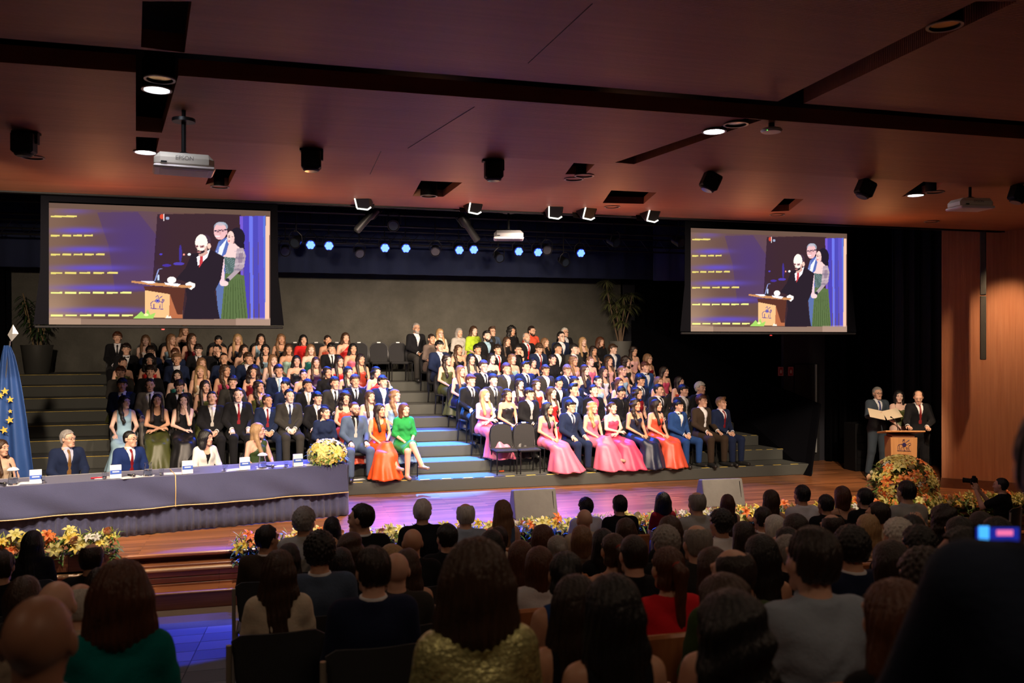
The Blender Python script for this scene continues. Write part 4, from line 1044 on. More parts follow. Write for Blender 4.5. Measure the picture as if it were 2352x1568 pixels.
for i, (x, y, Y) in enumerate(((845, 500, 14.6), (1075, 520, 14.6))):    # profile spots
    p = W(x, y, Y); pz_ = p; r = empty('profile_spot', p, 0, '%s long profile spotlight tilted down below the wood ceiling edge' % ('left' if i == 0 else 'right'), 'stage light', 'profile spotlights'); r.rotation_euler = (0, math.radians(-35 if i else 40), 0)
    mb = MB(); mb.lathe([(.05, -.3), (.065, -.28), (.06, 0), (.085, .04), (.085, .2), (.04, .24)], 16); mb.build('barrel', M_DARK, r); mb = MB(); mb.lathe([(.001, -.301), (.048, -.304)], 16); mb.build('lens', mat('dull_glass', (.02, .028, .04), .15), r)
    mb = MB(); mb.tube([(-.09, 0, .05), (-.1, 0, .25), (.1, 0, .25), (.09, 0, .05)], .01, 6); mb.build('yoke', M_DARK, r); vpole(p + Vector((0, 0, .1)), 6.12, r)
# fresnels with barn doors at the proscenium
FR = MB(); FR.box((0, 0, .02), (.24, .26, .24), bev=.03)
FRM = FR.data('housing', M_DARK)
DOOR = MB().box((0, 0, 0), (.24, .006, .17), bev=.002).data('barn_door', M_DARK)
DLIT = MB().box((0, 0, 0), (.20, .02, .02)).data('painted_rim_light', emis('painted_rim_light', (1, .95, .8), 2.5))  # glowing bar imitating light on the lamp metal, never placed
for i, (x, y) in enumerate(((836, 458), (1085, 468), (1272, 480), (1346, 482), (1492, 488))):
    p = W(x, y, 12.62) ; r = empty('barn_door_spot', p, 0, 'black spotlight with barn doors at the ceiling edge, %s from the left' % NTH[i], 'stage light', 'barn door spotlights')
    r.rotation_euler = (math.radians(38), 0, math.radians((-14, 12, -6, 10, 8)[i]))
    link('housing', FRM, r)
    mb = MB(); mb.tube([(-.14, 0, .02), (-.14, 0, .22), (.14, 0, .22), (.14, 0, .02)], .01, 6); mb.build('yoke', M_DARK, r)
    for s, rot in ((-1, .9), (1, -.9)):
        d = link('barn_door', DOOR, r, (0, .155, -.06 * 0 - s * -.15)); d.rotation_euler = (math.radians(60) * s, 0, 0)
    for s in (-1, 1):
        d = link('barn_door', DOOR, r, (s * .15, .2, 0)); d.rotation_euler = (0, math.pi / 2, math.radians(25) * -s)
    mb = MB(); mb.lathe([(.001, 0), (.10, .004)], 20, (0, .134, .02), Matrix.Rotation(-math.pi / 2, 3, 'X')); mb.build('lens', emis('warm_lens', (1, .85, .65), 12), r)
    mb = MB(); mb.lathe([(.10, -.004), (.112, 0), (.10, .012)], 20, (0, .137, .02), Matrix.Rotation(-math.pi / 2, 3, 'X')); mb.build('lens_ring', M_STEEL, r)
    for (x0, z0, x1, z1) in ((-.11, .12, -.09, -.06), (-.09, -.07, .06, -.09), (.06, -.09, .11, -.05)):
        mb = MB(); mb.tube([(x0, -.135, z0), (x1, -.135, z1)], .011, 6); mb.build('painted_housing_light', emis('painted_rim_light', (1, .95, .8), 2.2), r)  # self-lit bars stand in for light falling on the housing's rear
    q = p + Vector((0, .35, -.2)); spot(q, (q.x * 1.05, 18.6, 1.3), 900, KEYC, 78, .7, .08, 'warm_lamp')
# small black moving spots in the ceiling
BX = MB(); BX.box((0, 0, -.10), (.20, .16, .20), bev=.02); BX.lathe([(.07, -.22), (.085, -.21), (.085, -.19)], 14); BXM = BX.data('housing', M_BLACK)
BY = MB(); BY.box((0, .06, 0.01), (.24, .10, .03), bev=.005); BY.box((.11, .03, -.05), (.02, .06, .10)); BYM = BY.data('bracket', M_BLACK)
for i, (x, y, t) in enumerate(((55, 300, 0), (715, 340, 0), (1134, 365, 0), (1640, 395, 25), (1995, 412, 25), (2345, 425, 20))):
    p = on_panel(x, y, *PN[3]); r = empty('ceiling_spot', p + Vector((0, 0, -.02)), 0, 'small black spotlight under the wood ceiling, %s from the left' % NTH[i], 'spotlight', 'black ceiling spotlights'); r.rotation_euler = (0, math.radians(t), math.radians(-YAW * 20))
    link('housing', BXM, r); link('bracket', BYM, r)
    mb = MB(); mb.lathe([(.001, -.222), (.068, -.224)], 14); mb.build('lens', mat('dull_glass2', (.16, .16, .18), .1), r)
# recessed downlights
DC = MB(); DC.lathe([(.001, .16), (.10, .10), (.105, 0), (.12, 0), (.125, .02), (.12, .26), (.06, .30), (.001, .30)], 24); DCM = DC.data('housing', M_BLACK)
DR = MB(); DR.lathe([(.108, -.004), (.128, -.004), (.128, .006), (.108, .006)], 24, closed=True); DRM = DR.data('trim_ring', mat('ring_grey', (.30, .29, .28), .4, metal=.4))
DF = MB(); DF.lathe([(.001, .09), (.06, .07), (.10, .012)], 24); DFM = DF.data('reflector', mat('reflector', (.5, .42, .3), .18, metal=1))
DLM = MB().lathe([(.001, .004), (.106, .004)], 24).data('lit_disc', emis('downlight', (.85, .9, 1.0), 26))
dl = [(367, 180, 2, 0), (360, 204, 2, 1), (334, 348, 3, 1), (1690, 284, 2, 0), (1640, 300, 2, 1), (2170, 57, 1, 0), (2103, 447, 3, 1), (2147, 440, 3, 0), (505, 428, 3, 0), (985, 449, 3, 0), (1342, 402, 3, 0), (1318, 410, 3, 0), (1406, 474, 3, 0), (1785, 492, 3, 0), (75, 360, 3, 0), (2140, 508, 4, 0)]
for i, (x, y, k, on) in enumerate(dl):
    p = on_panel(x, y, *PN[k]) + Vector((0, 0, -.01)); 
    r = empty('downlight', p, 0, '%s round downlight in the ceiling, %s from the left' % ('lit white' if on else 'unlit', NTH[sorted([q for q in range(len(dl)) if dl[q][3] == on], key=lambda q: dl[q][0]).index(i)]), 'downlight', 'lit downlights' if on else 'unlit downlights'); r.scale = (.95,) * 3
    link('housing', DCM, r); link('trim_ring', DRM, r)
    if on:
        link('lit_disc', DLM, r); spot(p + Vector((0, 0, -.05)), p + Vector((0, 0, -3)), 16, (.95, .92, 1), 100, .6, .1, 'downlight_lamp')
    else: link('reflector', DFM, r)
# projectors
def projector(p, rz, label, s=1.0, text=True, white=True):
    r = empty('projector', p, rz, label, 'projector'); r.scale = (s,) * 3
    m = M_PLASTW if white else mat('grey_plastic', (.2, .2, .22), .4)
    mb = MB(); mb.box((0, 0, 0), (.50, .38, .15), bev=.05); mb.build('housing', m, r)
    mb = MB(); mb.box((0, 0, -.055), (.515, .39, .035), bev=.02); mb.build('lower_shell', mat('pale_shell', (.62, .58, .60), .4), r)
    mb = MB(); mb.tube([(0, 0, .07), (0, 0, .40)], .02, 8); mb.build('ceiling_pole', M_BLACK, r)
    mb = MB(); mb.lathe([(.10, .38), (.10, .41)], 16); mb.lathe([(.06, .075), (.07, .09), (.03, .11)], 12); mb.build('mount_plate', M_DARK, r)
    for q in (-1, 1): mb = MB(); mb.tube([(0, 0, .1), (q * .09, .06, .075)], .008, 5); mb.build('mount_arm', M_STEEL, r)
    mb = MB(); mb.box((-.17, -.196, -.02), (.05, .006, .015), bev=.002); mb.build('vent', M_BLACK, r)
    mb = MB(); mb.lathe([(.03, 0), (.035, .01)], 14, (.12, .19, .0), Matrix.Rotation(-math.pi / 2, 3, 'X')); mb.build('lens', mat('dull_glass2', (.16, .16, .18), .1), r)
    if text:
        c = bpy.data.curves.new('brand_text', 'FONT'); c.body = 'EPSON'; c.size = .05; c.align_x = 'CENTER'; c.extrude = .0008; c.materials.append(mat('text_grey', (.2, .19, .18), .5)); o0 = link('brand_text', c); dg = bpy.context.evaluated_depsgraph_get(); me = bpy.data.meshes.new_from_object(o0.evaluated_get(dg)); bpy.data.objects.remove(o0); o = link('brand_text', me, r, (0, -.192, 0.005)); o.rotation_euler = (math.pi / 2, 0, 0); tag(o, kind='stuff')
    return r
vpole(W(422, 378, 8.3) + Vector((0, 0, .1)), 4.85, projector(W(422, 378, 8.3), math.radians(8), 'cream projector hanging from the ceiling on the left'), .02)
projector(W(2228, 470, 9.4), math.radians(-8), 'white projector hanging from the ceiling at the far right', .92)
r = projector(W(1168, 541, 14.4), math.radians(-14), 'grey projector hanging under the lighting grid at centre', 1.0, False, False); vpole(W(1168, 541, 14.4) + Vector((0, 0, .1)), 6.12, r, .018)
r = empty('wireless_access_point', on_panel(1772, 283, *PN[2]) + Vector((0, 0, -.06)), 0, 'white disc-shaped device under the ceiling beside a lit downlight', 'device')
mb = MB(); mb.lathe([(.001, -.03), (.09, -.028), (.105, -.01), (.09, .008), (.001, .01)], 24); mb.build('housing', M_PLASTW, r); mb = MB(); mb.tube([(0, 0, 0), (0, 0, .07)], .03, 10); mb.build('mount', M_DARK, r); mb = MB(); mb.box((-.07, -.05, -.024), (.02, .01, .004)); mb.build('status_light', emis('green_led', (.1, 1, .1), 3), r)
# ---------------------------------------------------------------- right wall loudspeaker
def onwall(px, off):    # point on the splayed wall seen at px
    p = (px - 1176) / FPX; d = Vector(((p + TAN) / (1 - p * TAN), 1, 0)); Q = P0 + Nn * off
    s = (Q.x * d.y - Q.y * d.x) / (d.x * D.y - d.y * D.x)
    return Q + D * s
q = onwall(2258, .28); spot((q.x + Nn.x * .50 + D.x * .62, q.y + Nn.y * .50 + D.y * .62, 4.66), (q.x + Nn.x * .2 + D.x * .1, q.y + Nn.y * .2 + D.y * .1, .9), 420, (1, .62, .36), 80, 1.0, .05, 'wall_downlight_lamp'); zt_ = W(2258, 530, q.y).z; zb_ = W(2252, 827, q.y).z
r = empty('column_loudspeaker', (q.x, q.y, zb_), ang, 'tall thin dark column loudspeaker mounted high on the wood wall', 'loudspeaker')
for i in range(2):
    h = (zt_ - zb_) / 2; mb = MB(); mb.box((0.0 + i * .0, 0, h * (i + .5)), (.10, .10, h - .015), bev=.012); mb.build('speaker_module', mat('speaker_grille', (.05, .055, .05), .6, bump=.5, bscale=400), r)
mb = MB(); mb.box((0, .15, zt_ - zb_ + .02), (.05, .34, .05)); mb.box((0, .14, zt_ - zb_ + .10), (.09, .06, .2)); mb.build('wall_bracket', M_DARK, r)
mb = MB(); mb.tube([(0, .05, zt_ - zb_), (.02, .1, zt_ - zb_ + .25), (.01, .25, zt_ - zb_ + .4)], .008, 6); mb.build('cable', M_BLACK, r)
# ---------------------------------------------------------------- lectern
L0 = WZ(2068, 1100, 0); L0 = Vector((10.90, 13.35, 0))
r = empty('lectern', L0, math.radians(-18), 'light wooden lectern with a dark horseman emblem behind the big flower arrangement', 'lectern')
mb = MB(); mb.prism([(-.21, .05), (.21, .05), (.235, 1.0), (-.235, 1.0)], -.14, .16); mb.build('front_panel', M_LECT, r)
mb = MB(); mb.box((0, 0.02, .03), (.6, .5, .06), bev=.01); mb.build('base', M_LECT, r)
mb = MB(); mb.box((0, 0, 1.085), (.70, .44, .028), M=Matrix.Rotation(math.radians(-9), 3, 'X'), bev=.008); mb.build('desk_top', M_LECT, r)
mb = MB(); mb.box((0, .02, 1.02), (.40, .28, .06), bev=.006); mb.build('collar', M_CEIL2, r)
mb = MB()
em = [[(790, 850), (912, 855)], [(796, 845), (795, 810), (805, 795), (830, 790), (842, 792)], [(808, 845), (812, 815), (806, 800)], [(820, 850), (818, 825)], [(865, 795), (885, 795), (895, 782), (908, 780), (912, 795), (905, 802), (897, 800), (893, 820), (898, 850)], [(886, 850), (884, 825), (870, 820)], [(875, 845), (872, 826)], [(832, 845), (830, 820), (845, 818)], [(848, 820), (852, 845), (862, 850)], [(843, 775), (838, 762), (850, 755), (858, 762), (856, 775)], [(842, 748), (858, 748), (856, 757), (844, 757), (842, 748)], [(864, 776), (900, 750)], [(866, 776), (898, 756)]]
cx0, cy0, sc0 = 852, 802, .24 / 122
for s in em: mb.tube([((x - cx0) * sc0, -.146, .86 - (y - cy0) * sc0) for x, y in s], .0036, 5)
mb.lathe([(.030, 0), (.036, .004), (.036, .008), (.030, .008)], 20, (0.0, -.144, .86 + .012), Matrix.Rotation(math.pi / 2, 3, 'X')); mb.lathe([(.001, .006), (.021, .006), (.021, 0)], 20, (0.0, -.144, .86 + .012), Matrix.Rotation(math.pi / 2, 3, 'X'))
o = mb.build('horseman_emblem', mat('emblem_ink', (.03, .02, .10), .5), r); tag(o, kind='stuff')
r = empty('gooseneck_microphone', L0 + Vector((-.08, -.02, 1.10)), 0, 'thin black gooseneck microphone on the lectern top', 'microphone')
mb = MB(); mb.lathe([(.04, 0), (.04, .012), (.012, .02)], 14); mb.build('base', M_BLACK, r); mb = MB(); mb.tube([(0, 0, .02), (0, .02, .12), (-.01, .06, .20), (-.03, .12, .24)], .006, 6); mb.build('neck', M_BLACK, r); mb = MB(); mb.tube([(-.03, .12, .24), (-.035, .15, .25)], .012, 8); mb.build('capsule', M_BLACK, r)
# ---------------------------------------------------------------- head table
TA, TB = Vector((-4.6, 12.62, 0)), Vector((1.06, 13.87, 0)); TD = (TB - TA).normalized(); TN = Vector((-TD.y, TD.x, 0)); TL = (TB - TA).length; tang = math.atan2(TD.y, TD.x)
TH = .80
r = empty('head_table', TA, tang, 'long head table under a navy cloth with gold piping', 'table')
M_CLOTH = mat('navy_cloth', (.052, .058, .130), .85, bump=.35, bscale=90, sheen=.3, noise=.12, nscale=5)
mb = MB(); mb.box((TL / 2, .38, TH - .03), (TL - .04, .72, .03)); mb.build('tabletop', M_LECT, r)
for xq in (.1, TL / 2, TL - .1):
    for yq in (.08, .68): m2 = MB(); m2.tube([(xq, yq, 0), (xq, yq, TH - .04)], .02, 8); m2.build('leg', M_DARK, r)
# pleated skirt
def sheet(f, nu, nv, name, m, par, th=.006):
    V = [f(i / nu, j / nv) for j in range(nv + 1) for i in range(nu + 1)]; F = [(j * (nu + 1) + i, j * (nu + 1) + i + 1, (j + 1) * (nu + 1) + i + 1, (j + 1) * (nu + 1) + i) for j in range(nv) for i in range(nu)]
    mb = MB(); mb.add(V, F, True); o = mb.build(name, m, par)
    if th: md = o.modifiers.new('s', 'SOLIDIFY'); md.thickness = th
    return o
def skirt(u, v):
    s = u * (TL + .72); a = .022 * math.sin(s * 52 + 1.5 * math.sin(s * 7)) * (.35 + .65 * (1 - v)) + .012 * math.sin(s * 23)
    z = TH * (v) * .98 + .004 * math.sin(s * 9) + .01
    if s < TL: return (s, -.02 + a - .05 * (1 - v) * 1, z)
    return (TL + a + .02, (s - TL), z)
sheet(skirt, 700, 5, 'pleated_skirt', M_CLOTH, r)
ro = empty('table_overcloth', TA + Vector((0, 0, .0)), tang, 'navy overcloth with gold piping draped over the head table', 'tablecloth')
def over(u, v):
    s = u * TL
    if v < .5: w = v / .5; return (s, -.125 + .05 * w + .026 * math.sin(s * 4.2 + w * 4.3) * (1 - w) + .018 * math.sin(s * 8 + w * 6) * (1 - w), TH - .44 + .44 * w * 1.0 + .006)
    w = (v - .5) / .5; return (s, -.075 + w * .83, TH + .006)
sheet(over, 300, 16, 'cloth', M_CLOTH, ro)
def over2(u, v):
    s = u * .76 - .07
    return (TL + .03 + .02 * math.sin(s * 12) * (1 - v), s, TH - .44 + .446 * v - .05 * (1 - v) * u)
sheet(over2, 24, 8, 'cloth_end', M_CLOTH, ro)
M_GOLD = mat('gold_piping', (.60, .43, .20), .45)
mb = MB(); mb.tube([Vector(over(i / 200, 0)) + Vector((0, -.008, .012)) for i in range(201)], .008, 5); mb.build('gold_piping', M_GOLD, ro)
us = [(lambda q: q)(0)]
sx = (WZ(505, 1150, .4) - TA).dot(TD) / TL
sx = .565
mb = MB(); mb.tube([Vector(over(sx, v / 20)) + Vector((0, -.008 if v < 10 else 0, .006 if v >= 10 else 0)) for v in range(0, 19)], .008, 5); mb.build('gold_piping', M_GOLD, ro)
def ontable(px, back=.0):
    """point on the table top in line with photo column px; back = distance from the front edge"""
    p = (px - 1176) / FPX; d = Vector(((p + TAN) / (1 - p * TAN), 1, 0)); Q = TA + TN * (back - .075)
    s = (Q.x * d.y - Q.y * d.x) / (d.x * TD.y - d.y * TD.x); v = Q + TD * s; v.z = TH + .010; return v
M_GLASS = mat('clear_glass', (.9, .93, .95), .03, trans=1.0, spec=.6)
M_WATER = mat('water', (.85, .9, .95), .02, trans=1.0)
M_PAPER = mat('white_paper', (.78, .78, .80), .7)
for i, px in enumerate((82, 266, 431, 563, 685)):
    r = empty('name_card', ontable(px, .10), tang + .05, 'white name card with a blue band, %s from the left on the head table' % NTH[i], 'name card', 'name cards on the head table')
    h = .185; w = .145; mb = MB(); mb.box((0, 0, h / 2), (w, .004, h), M=Matrix.Rotation(-.15, 3, 'X')); mb.box((0, .05, h / 2), (w, .004, h), M=Matrix.Rotation(.15, 3, 'X')); mb.build('card', M_PAPER, r)
    mb = MB(); mb.box((0, -.0045, h * .47), (w * .995, .002, h * .30), M=Matrix.Rotation(-.15, 3, 'X')); mb.build('blue_band', mat('blue_print', (.03, .10, .48), .6), r)
    mb = MB(); mb.box((0, -.0065, h * .50), (w * .6, .002, .016), M=Matrix.Rotation(-.15, 3, 'X')); mb.box((.0, -.004, h * .39), (w * .4, .002, .007), M=Matrix.Rotation(-.15, 3, 'X')); tag(mb.build('print', M_PAPER, r), kind='stuff')
for i, (px, lab) in enumerate(((30, 'glass water jug with a white napkin before the leftmost seated person'), (340, 'glass water jug beside the blue-suited person at the head table'), (603, 'glass water jug topped with a white napkin near the table end'))):
    r = empty('water_jug', ontable(px, .16), 0, lab, 'jug', 'glass water jugs'); 
    mb = MB(); mb.lathe([(.062, 0), (.066, .02), (.05, .13), (.044, .16), (.052, .19), (.049, .19), (.041, .16), (.047, .13), (.062, .02), (.058, .006)], 20); mb.build('glass_body', M_GLASS, r); mb = MB(); mb.lathe([(.055, .008), (.059, .02), (.054, .075)], 18); mb.build('water', M_WATER, r)
    mb = MB(); mb.box((0, 0, -.004), (.17, .15, .004)); mb.build('coaster_napkin', M_PAPER, r)
    if i != 1:
        s_ = MB(); s_.lathe([(.001, .235), (.05, .22), (.075, .195), (.065, .188), (.001, .2)], 12); s_.build('napkin_cover', M_PAPER, r)
for i, px in enumerate((98, 240, 371, 517, 657)):
    r = empty('drinking_glass', ontable(px, .12), 0, 'small water glass, %s from the left on the head table' % NTH[i], 'glass', 'water glasses on the head table')
    mb = MB(); mb.lathe([(.028, 0), (.034, .095), (.032, .095), (.026, .006)], 16); mb.build('glass_body', M_GLASS, r); mb = MB(); mb.lathe([(.024, .008), (.027, .035)], 14); mb.build('water', M_WATER, r)
for i, (px, bk) in enumerate(((68, .2), (300, .10), (395, .2), (535, .16), (640, .24), (715, .2), (245, .22), (612, .30))):
    r = empty('paper_sheet', ontable(px, bk), tang + (.3 if i % 2 else -.2), 'loose white paper on the head table, %s from the left' % NTH[sorted([68, 300, 395, 535, 640, 715, 245, 612]).index(px)], 'paper', 'loose papers on the head table'); mb = MB(); mb.box((0, 0, .001), (.28, .19, .002)); mb.box((.01, .01, .003), (.27, .19, .002), rz=.08); mb.build('sheets', M_PAPER, r)
for i, px in enumerate((10, 306, 625)):
    r = empty('microphone', ontable(px, .06), tang + 1.9, 'handheld microphone lying on the head table, %s from the left' % NTH[i], 'microphone', 'microphones on the table'); mb = MB(); mb.tube([(0, 0, .028), (.17, 0, .02)], .012, 10); mb.build('handle', M_BLACK, r); mb = MB(); mb.lathe([(.001, -.03), (.02, -.022), (.027, 0), (.02, .022), (.001, .03)], 12, (-.015, 0, .03)); mb.build('grille', M_STEEL, r)
r = empty('red_phone', ontable(222, .22), tang, 'thin red object on the head table near the grey-haired person', 'phone'); mb = MB(); mb.box((0, 0, .008), (.15, .07, .012), bev=.004); mb.build('case', mat('red_case', (.5, .02, .04), .4), r)
# table chairs (behind), stage wedges
def monitor(px0, px1, py, Y, rz, label):
    a, b = W(px0, py, Y), W(px1, py, Y); w = (b.x - a.x); r = empty('monitor_wedge', ((a.x + b.x) / 2, Y, 0), rz, label, 'loudspeaker', 'covered floor monitors')
    m = mat('monitor_cover', (.115, .11, .10), .85, bump=.6, bscale=9, noise=.15, nscale=6)
    mb = MB(); mb.prism([(-.0, 0), (.42, 0), (.42, .12), (.30, .42), (.14, .44)], -w / 2, w / 2, Matrix(((0, 1, 0), (1, 0, 0), (0, 0, 1))))
    o = mb.build('fabric_cover', m, r); md = o.modifiers.new('b', 'BEVEL'); md.width = .02; md.segments = 2
    mb = MB(); mb.tube([(w / 2 - .06, .02, .03), (w / 2 - .06, .12, .40)], .006, 5); mb.build('zip', M_DARK, r)
monitor(1185, 1283, 1150, 12.75, math.radians(0), 'grey covered floor monitor on the stage edge at centre')
monitor(1622, 1712, 1140, 12.9, math.radians(-4), 'grey covered floor monitor on the stage edge further right')
# ---------------------------------------------------------------- chairs
def chair_parts():
    P = {}
    P['seat'] = MB().box((0, -.02, .445), (.43, .42, .055), bev=.025).data('seat', M_CHAIRF)
    poly = [(-.20, .0), (.20, .0), (.215, .22), (.20, .36), (.15, .42), (.07, .445), (-.07, .445), (-.15, .42), (-.20, .36), (-.215, .22)]
    m = MB(); m.prism([(x, z + .47) for x, z in poly], .165, .20); me = m.data('backrest', M_CHAIRF)
    me.transform(Matrix.Translation((0, 0, 0)) @ Matrix.Shear('XY', 4, (0, 0)) ) ; P['backrest'] = me
    l = MB(); l.tube([(0, -.02, .42), (0, -.01, .0)], .012, 6); P['legf'] = l.data('leg', M_CHAIRM)
    l = MB(); l.tube([(0, -.04, .42), (0, .02, .0)], .012, 6); P['legb'] = l.data('leg', M_CHAIRM)
    l = MB(); l.tube([(-.215, .12, .42), (-.222, .19, .50), (-.222, .205, .72), (-.20, .205, .84), (-.14, .205, .91), (-.06, .205, .93), (.06, .205, .93), (.14, .205, .91), (.20, .205, .84), (.222, .205, .72), (.222, .19, .50), (.215, .12, .42)], .011, 6); P['back_frame'] = l.data('back_frame', M_CHAIRM)
    l = MB(); l.box((0, .20, .935), (.085, .045, .028), bev=.006); P['tag'] = l.data('seat_tag', mat('white_label', (.8, .8, .8), .6))
    return P
CP = chair_parts()
def banquet(loc, rz, label, group, full=True, tagged=False):
    r = empty('banquet_chair', loc, rz, label, 'chair', group)
    for k in ('seat', 'backrest', 'back_frame'): link(k, CP[k], r)
    for x in (-.195, .195): link('leg', CP['legf'], r, (x, -.19, 0)); link('leg', CP['legb'], r, (x, .19, 0))
    if tagged: link('seat_tag', CP['tag'], r)
    return r
def stack_parts():
    P = {}
    P['shell_seat'] = MB().box((0, -.02, .445), (.44, .43, .03), bev=.014).data('seat', mat('black_shell', (.045, .047, .050), .45))
    nu, nv = 10, 6; V = []; F = []
    for j in range(nv + 1):
        for i in range(nu + 1):
            u = i / nu * 2 - 1; v = j / nv; hw = .235 * (1 - .12 * (1 - v)) ; x = u * hw
            cr = .05 * u * u; edge = max(0, abs(u) - .7) / .3; z = .50 + v * .35 - (.035 * edge ** 2 if v > .8 else 0) + (.03 * edge ** 2 if v < .2 else 0)
            V.append((x, .20 - cr + .03 * v, z))
    for j in range(nv):
        for i in range(nu): a = j * (nu + 1) + i; F.append((a, a + 1, a + nu + 2, a + nu + 1))
    m = MB(); m.add(V, F, True); nV = len(V)
    m.add([(x, y + .016, z) for x, y, z in V], [tuple(reversed(f)) for f in F], True)
    rim = list(range(0, nu + 1)) + [(j + 1) * (nu + 1) - 1 for j in range(1, nv + 1)] + [nv * (nu + 1) + i for i in range(nu - 1, -1, -1)] + [j * (nu + 1) for j in range(nv - 1, 0, -1)]
    m.f += [(rim[q], rim[(q + 1) % len(rim)], rim[(q + 1) % len(rim)] + nV, rim[q] + nV) for q in range(len(rim))]; m.sm += [False] * len(rim)
    P['shell'] = m.data('backrest', mat('black_shell', (.045, .047, .050), .45))
    for s in (-1, 1):
        l = MB(); l.tube([(s * .245, .205, .80), (s * .245, .19, .45), (s * .25, .21, .012), (s * .25, -.22, .012)], .0145, 8); P['side%d' % s] = l.data('side_frame', mat('dull_steel', (.42, .37, .29), .38, metal=.35))
        l = MB(); l.tube([(s * .25, -.22, .012), (s * .235, -.16, .43), (s * .24, .19, .43)], .0125, 8); P['front%d' % s] = l.data('front_leg', mat('dull_steel', (.42, .37, .29), .38, metal=.35))
    l = MB(); l.tube([(-.25, .05, .012), (.25, .05, .012)], .010, 6); P['cross'] = l.data('cross_bar', mat('dull_steel', (.42, .37, .29), .38, metal=.35))
    return P
SP = stack_parts()
def stackchair(loc, rz, label, group, tilt=0):
    r = empty('stacking_chair', loc, rz, label, 'chair', group)
    for k in ('shell_seat', 'shell', 'side-1', 'side1', 'front-1', 'front1', 'cross'): link(SP[k].name.split('.')[0], SP[k], r)
    return r
WPx = {}
WPx['seat'] = MB().box((0, -.03, .43), (.48, .44, .07), bev=.03).data('seat', mat('seat_upholstery', (.10, .02, .02), .9, bump=.3, bscale=100))
WPx['back'] = MB().box((0, .235, .64), (.53, .035, .50), M=Matrix.Rotation(math.radians(-8), 3, 'X'), bev=.012).data('backrest', M_SEATW)
WPx['pad'] = MB().box((0, .200, .62), (.46, .04, .42), M=Matrix.Rotation(math.radians(-8), 3, 'X'), bev=.018).data('back_cushion', mat('seat_upholstery', (.10, .02, .02), .9, bump=.3, bscale=100))
WPx['arm'] = MB().box((0, 0, .63), (.045, .36, .03), bev=.01).data('armrest', M_SEATW)
WPx['stand'] = MB().box((0, .05, .30), (.035, .12, .62)).box((0, .0, .012), (.06, .30, .024)).data('stand', M_BLACK)
def woodseat(loc, rz, label, group):
    r = empty('auditorium_seat', loc, rz, label, 'seat', group)
    link('seat', WPx['seat'], r); link('backrest', WPx['back'], r); link('back_cushion', WPx['pad'], r)
    for s in (-.275, .275): link('armrest', WPx['arm'], r, (s, 0, 0)); link('stand', WPx['stand'], r, (s, 0, 0))
    return r
# ---------------------------------------------------------------- plants, flag
def leafm(c): return mat('leaf', c, .5, noise=.3, nscale=8)
def leafy(mb, c, d, L, w, droop=.4, nseg=4):
    d = Vector(d).normalized(); side = d.cross(Vector((0, 0, 1)))
    side = side.normalized() if side.length > 1e-3 else Vector((1, 0, 0)); p = Vector(c); b = len(mb.v); pts = []
    for i in range(nseg + 1):
        t = i / nseg; ww = w * math.sin(math.pi * min(1, .12 + t * .88)) ** .8 if i < nseg else .0005
        q = p + d * (L * t) + Vector((0, 0, -droop * L * t * t)); pts.append((q - side * ww, q + side * ww, ))
    vs = [v for pr in pts for v in pr]; fs = [(2 * i, 2 * i + 1, 2 * i + 3, 2 * i + 2) for i in range(nseg)]
    mb.add(vs, fs, True)
def pot(r, R, H, m):
    mb = MB(); mb.lathe([(R * .72, 0), (R * .78, .02), (R, H * .9), (R * 1.04, H), (R * .96, H), (R * .92, H * .9)], 28); mb.build('pot', m, r)
    mb = MB(); mb.lathe([(.001, H * .9), (R * .93, H * .88)], 20); mb.build('soil', mat('soil', (.03, .02, .015), 1), r)
rnd = random.Random(3)
pz = 9 * RH
q = WZ(85, 853, pz); q = W(85, 853, 22.2); q.z = pz; r = empty('potted_plant', q, 0, 'bushy green plant in a big dark pot at the left end of the top riser', 'plant')
pot(r, .33, .66, mat('dark_pot', (.05, .05, .045), .45))
mb = MB()
for i in range(6):
    a = rnd.random() * 6.28; top = Vector((math.cos(a) * .35, math.sin(a) * .25, 1.2 + rnd.random() * .9)); m2 = MB(); m2.tube([(math.cos(a) * .08, math.sin(a) * .08, .58), top * .6 + Vector((0, 0, .2)), top], .012, 6); m2.build('stem', mat('stem', (.25, .17, .08), .8), r)
    for j in range(26):
        t = .35 + .65 * rnd.random(); b = rnd.random() * 6.28; leafy(mb, (top.x * t, top.y * t, .62 + (top.z - .62) * t), (math.cos(b), math.sin(b), .3 * rnd.random()), .22 + rnd.random() * .16, .022, .7)
tag(mb.build('foliage', leafm((.035, .07, .022)), r), kind='stuff')
q = WZ(1425, 868, pz); q = W(1425, 868, 22.1); q.z = pz; r = empty('potted_plant', q, 0, 'tall spiky dracaena in a grey pot at the right end of the top riser', 'plant')
pot(r, .30, .75, mat('grey_pot', (.16, .16, .15), .5))
mb = MB()
for (ex, ez, n) in ((-.42, 2.35, 3), (-.12, 1.75, 2), (.12, 1.95, 2), (.34, 2.0, 2), (.02, 1.25, 1)):
    m2 = MB(); m2.tube([(ex * .1, 0, .65), (ex * .35, .02, 1.1), (ex * .8, 0, ez * .8), (ex, 0, ez)], .02, 7); m2.build('trunk', mat('bark', (.22, .15, .10), .9), r)
    for c in range(n):
        cz = ez - c * .30; cxx = ex * (1 - c * .12)
        for j in range(60):
            b = rnd.random() * 6.28; e = rnd.uniform(-.2, 1.2); leafy(mb, (cxx, 0, cz), (math.cos(b), math.sin(b), e), .26 + rnd.random() * .14, .017, .6, 3)
tag(mb.build('foliage', leafm((.20, .22, .08)), r), kind='stuff')
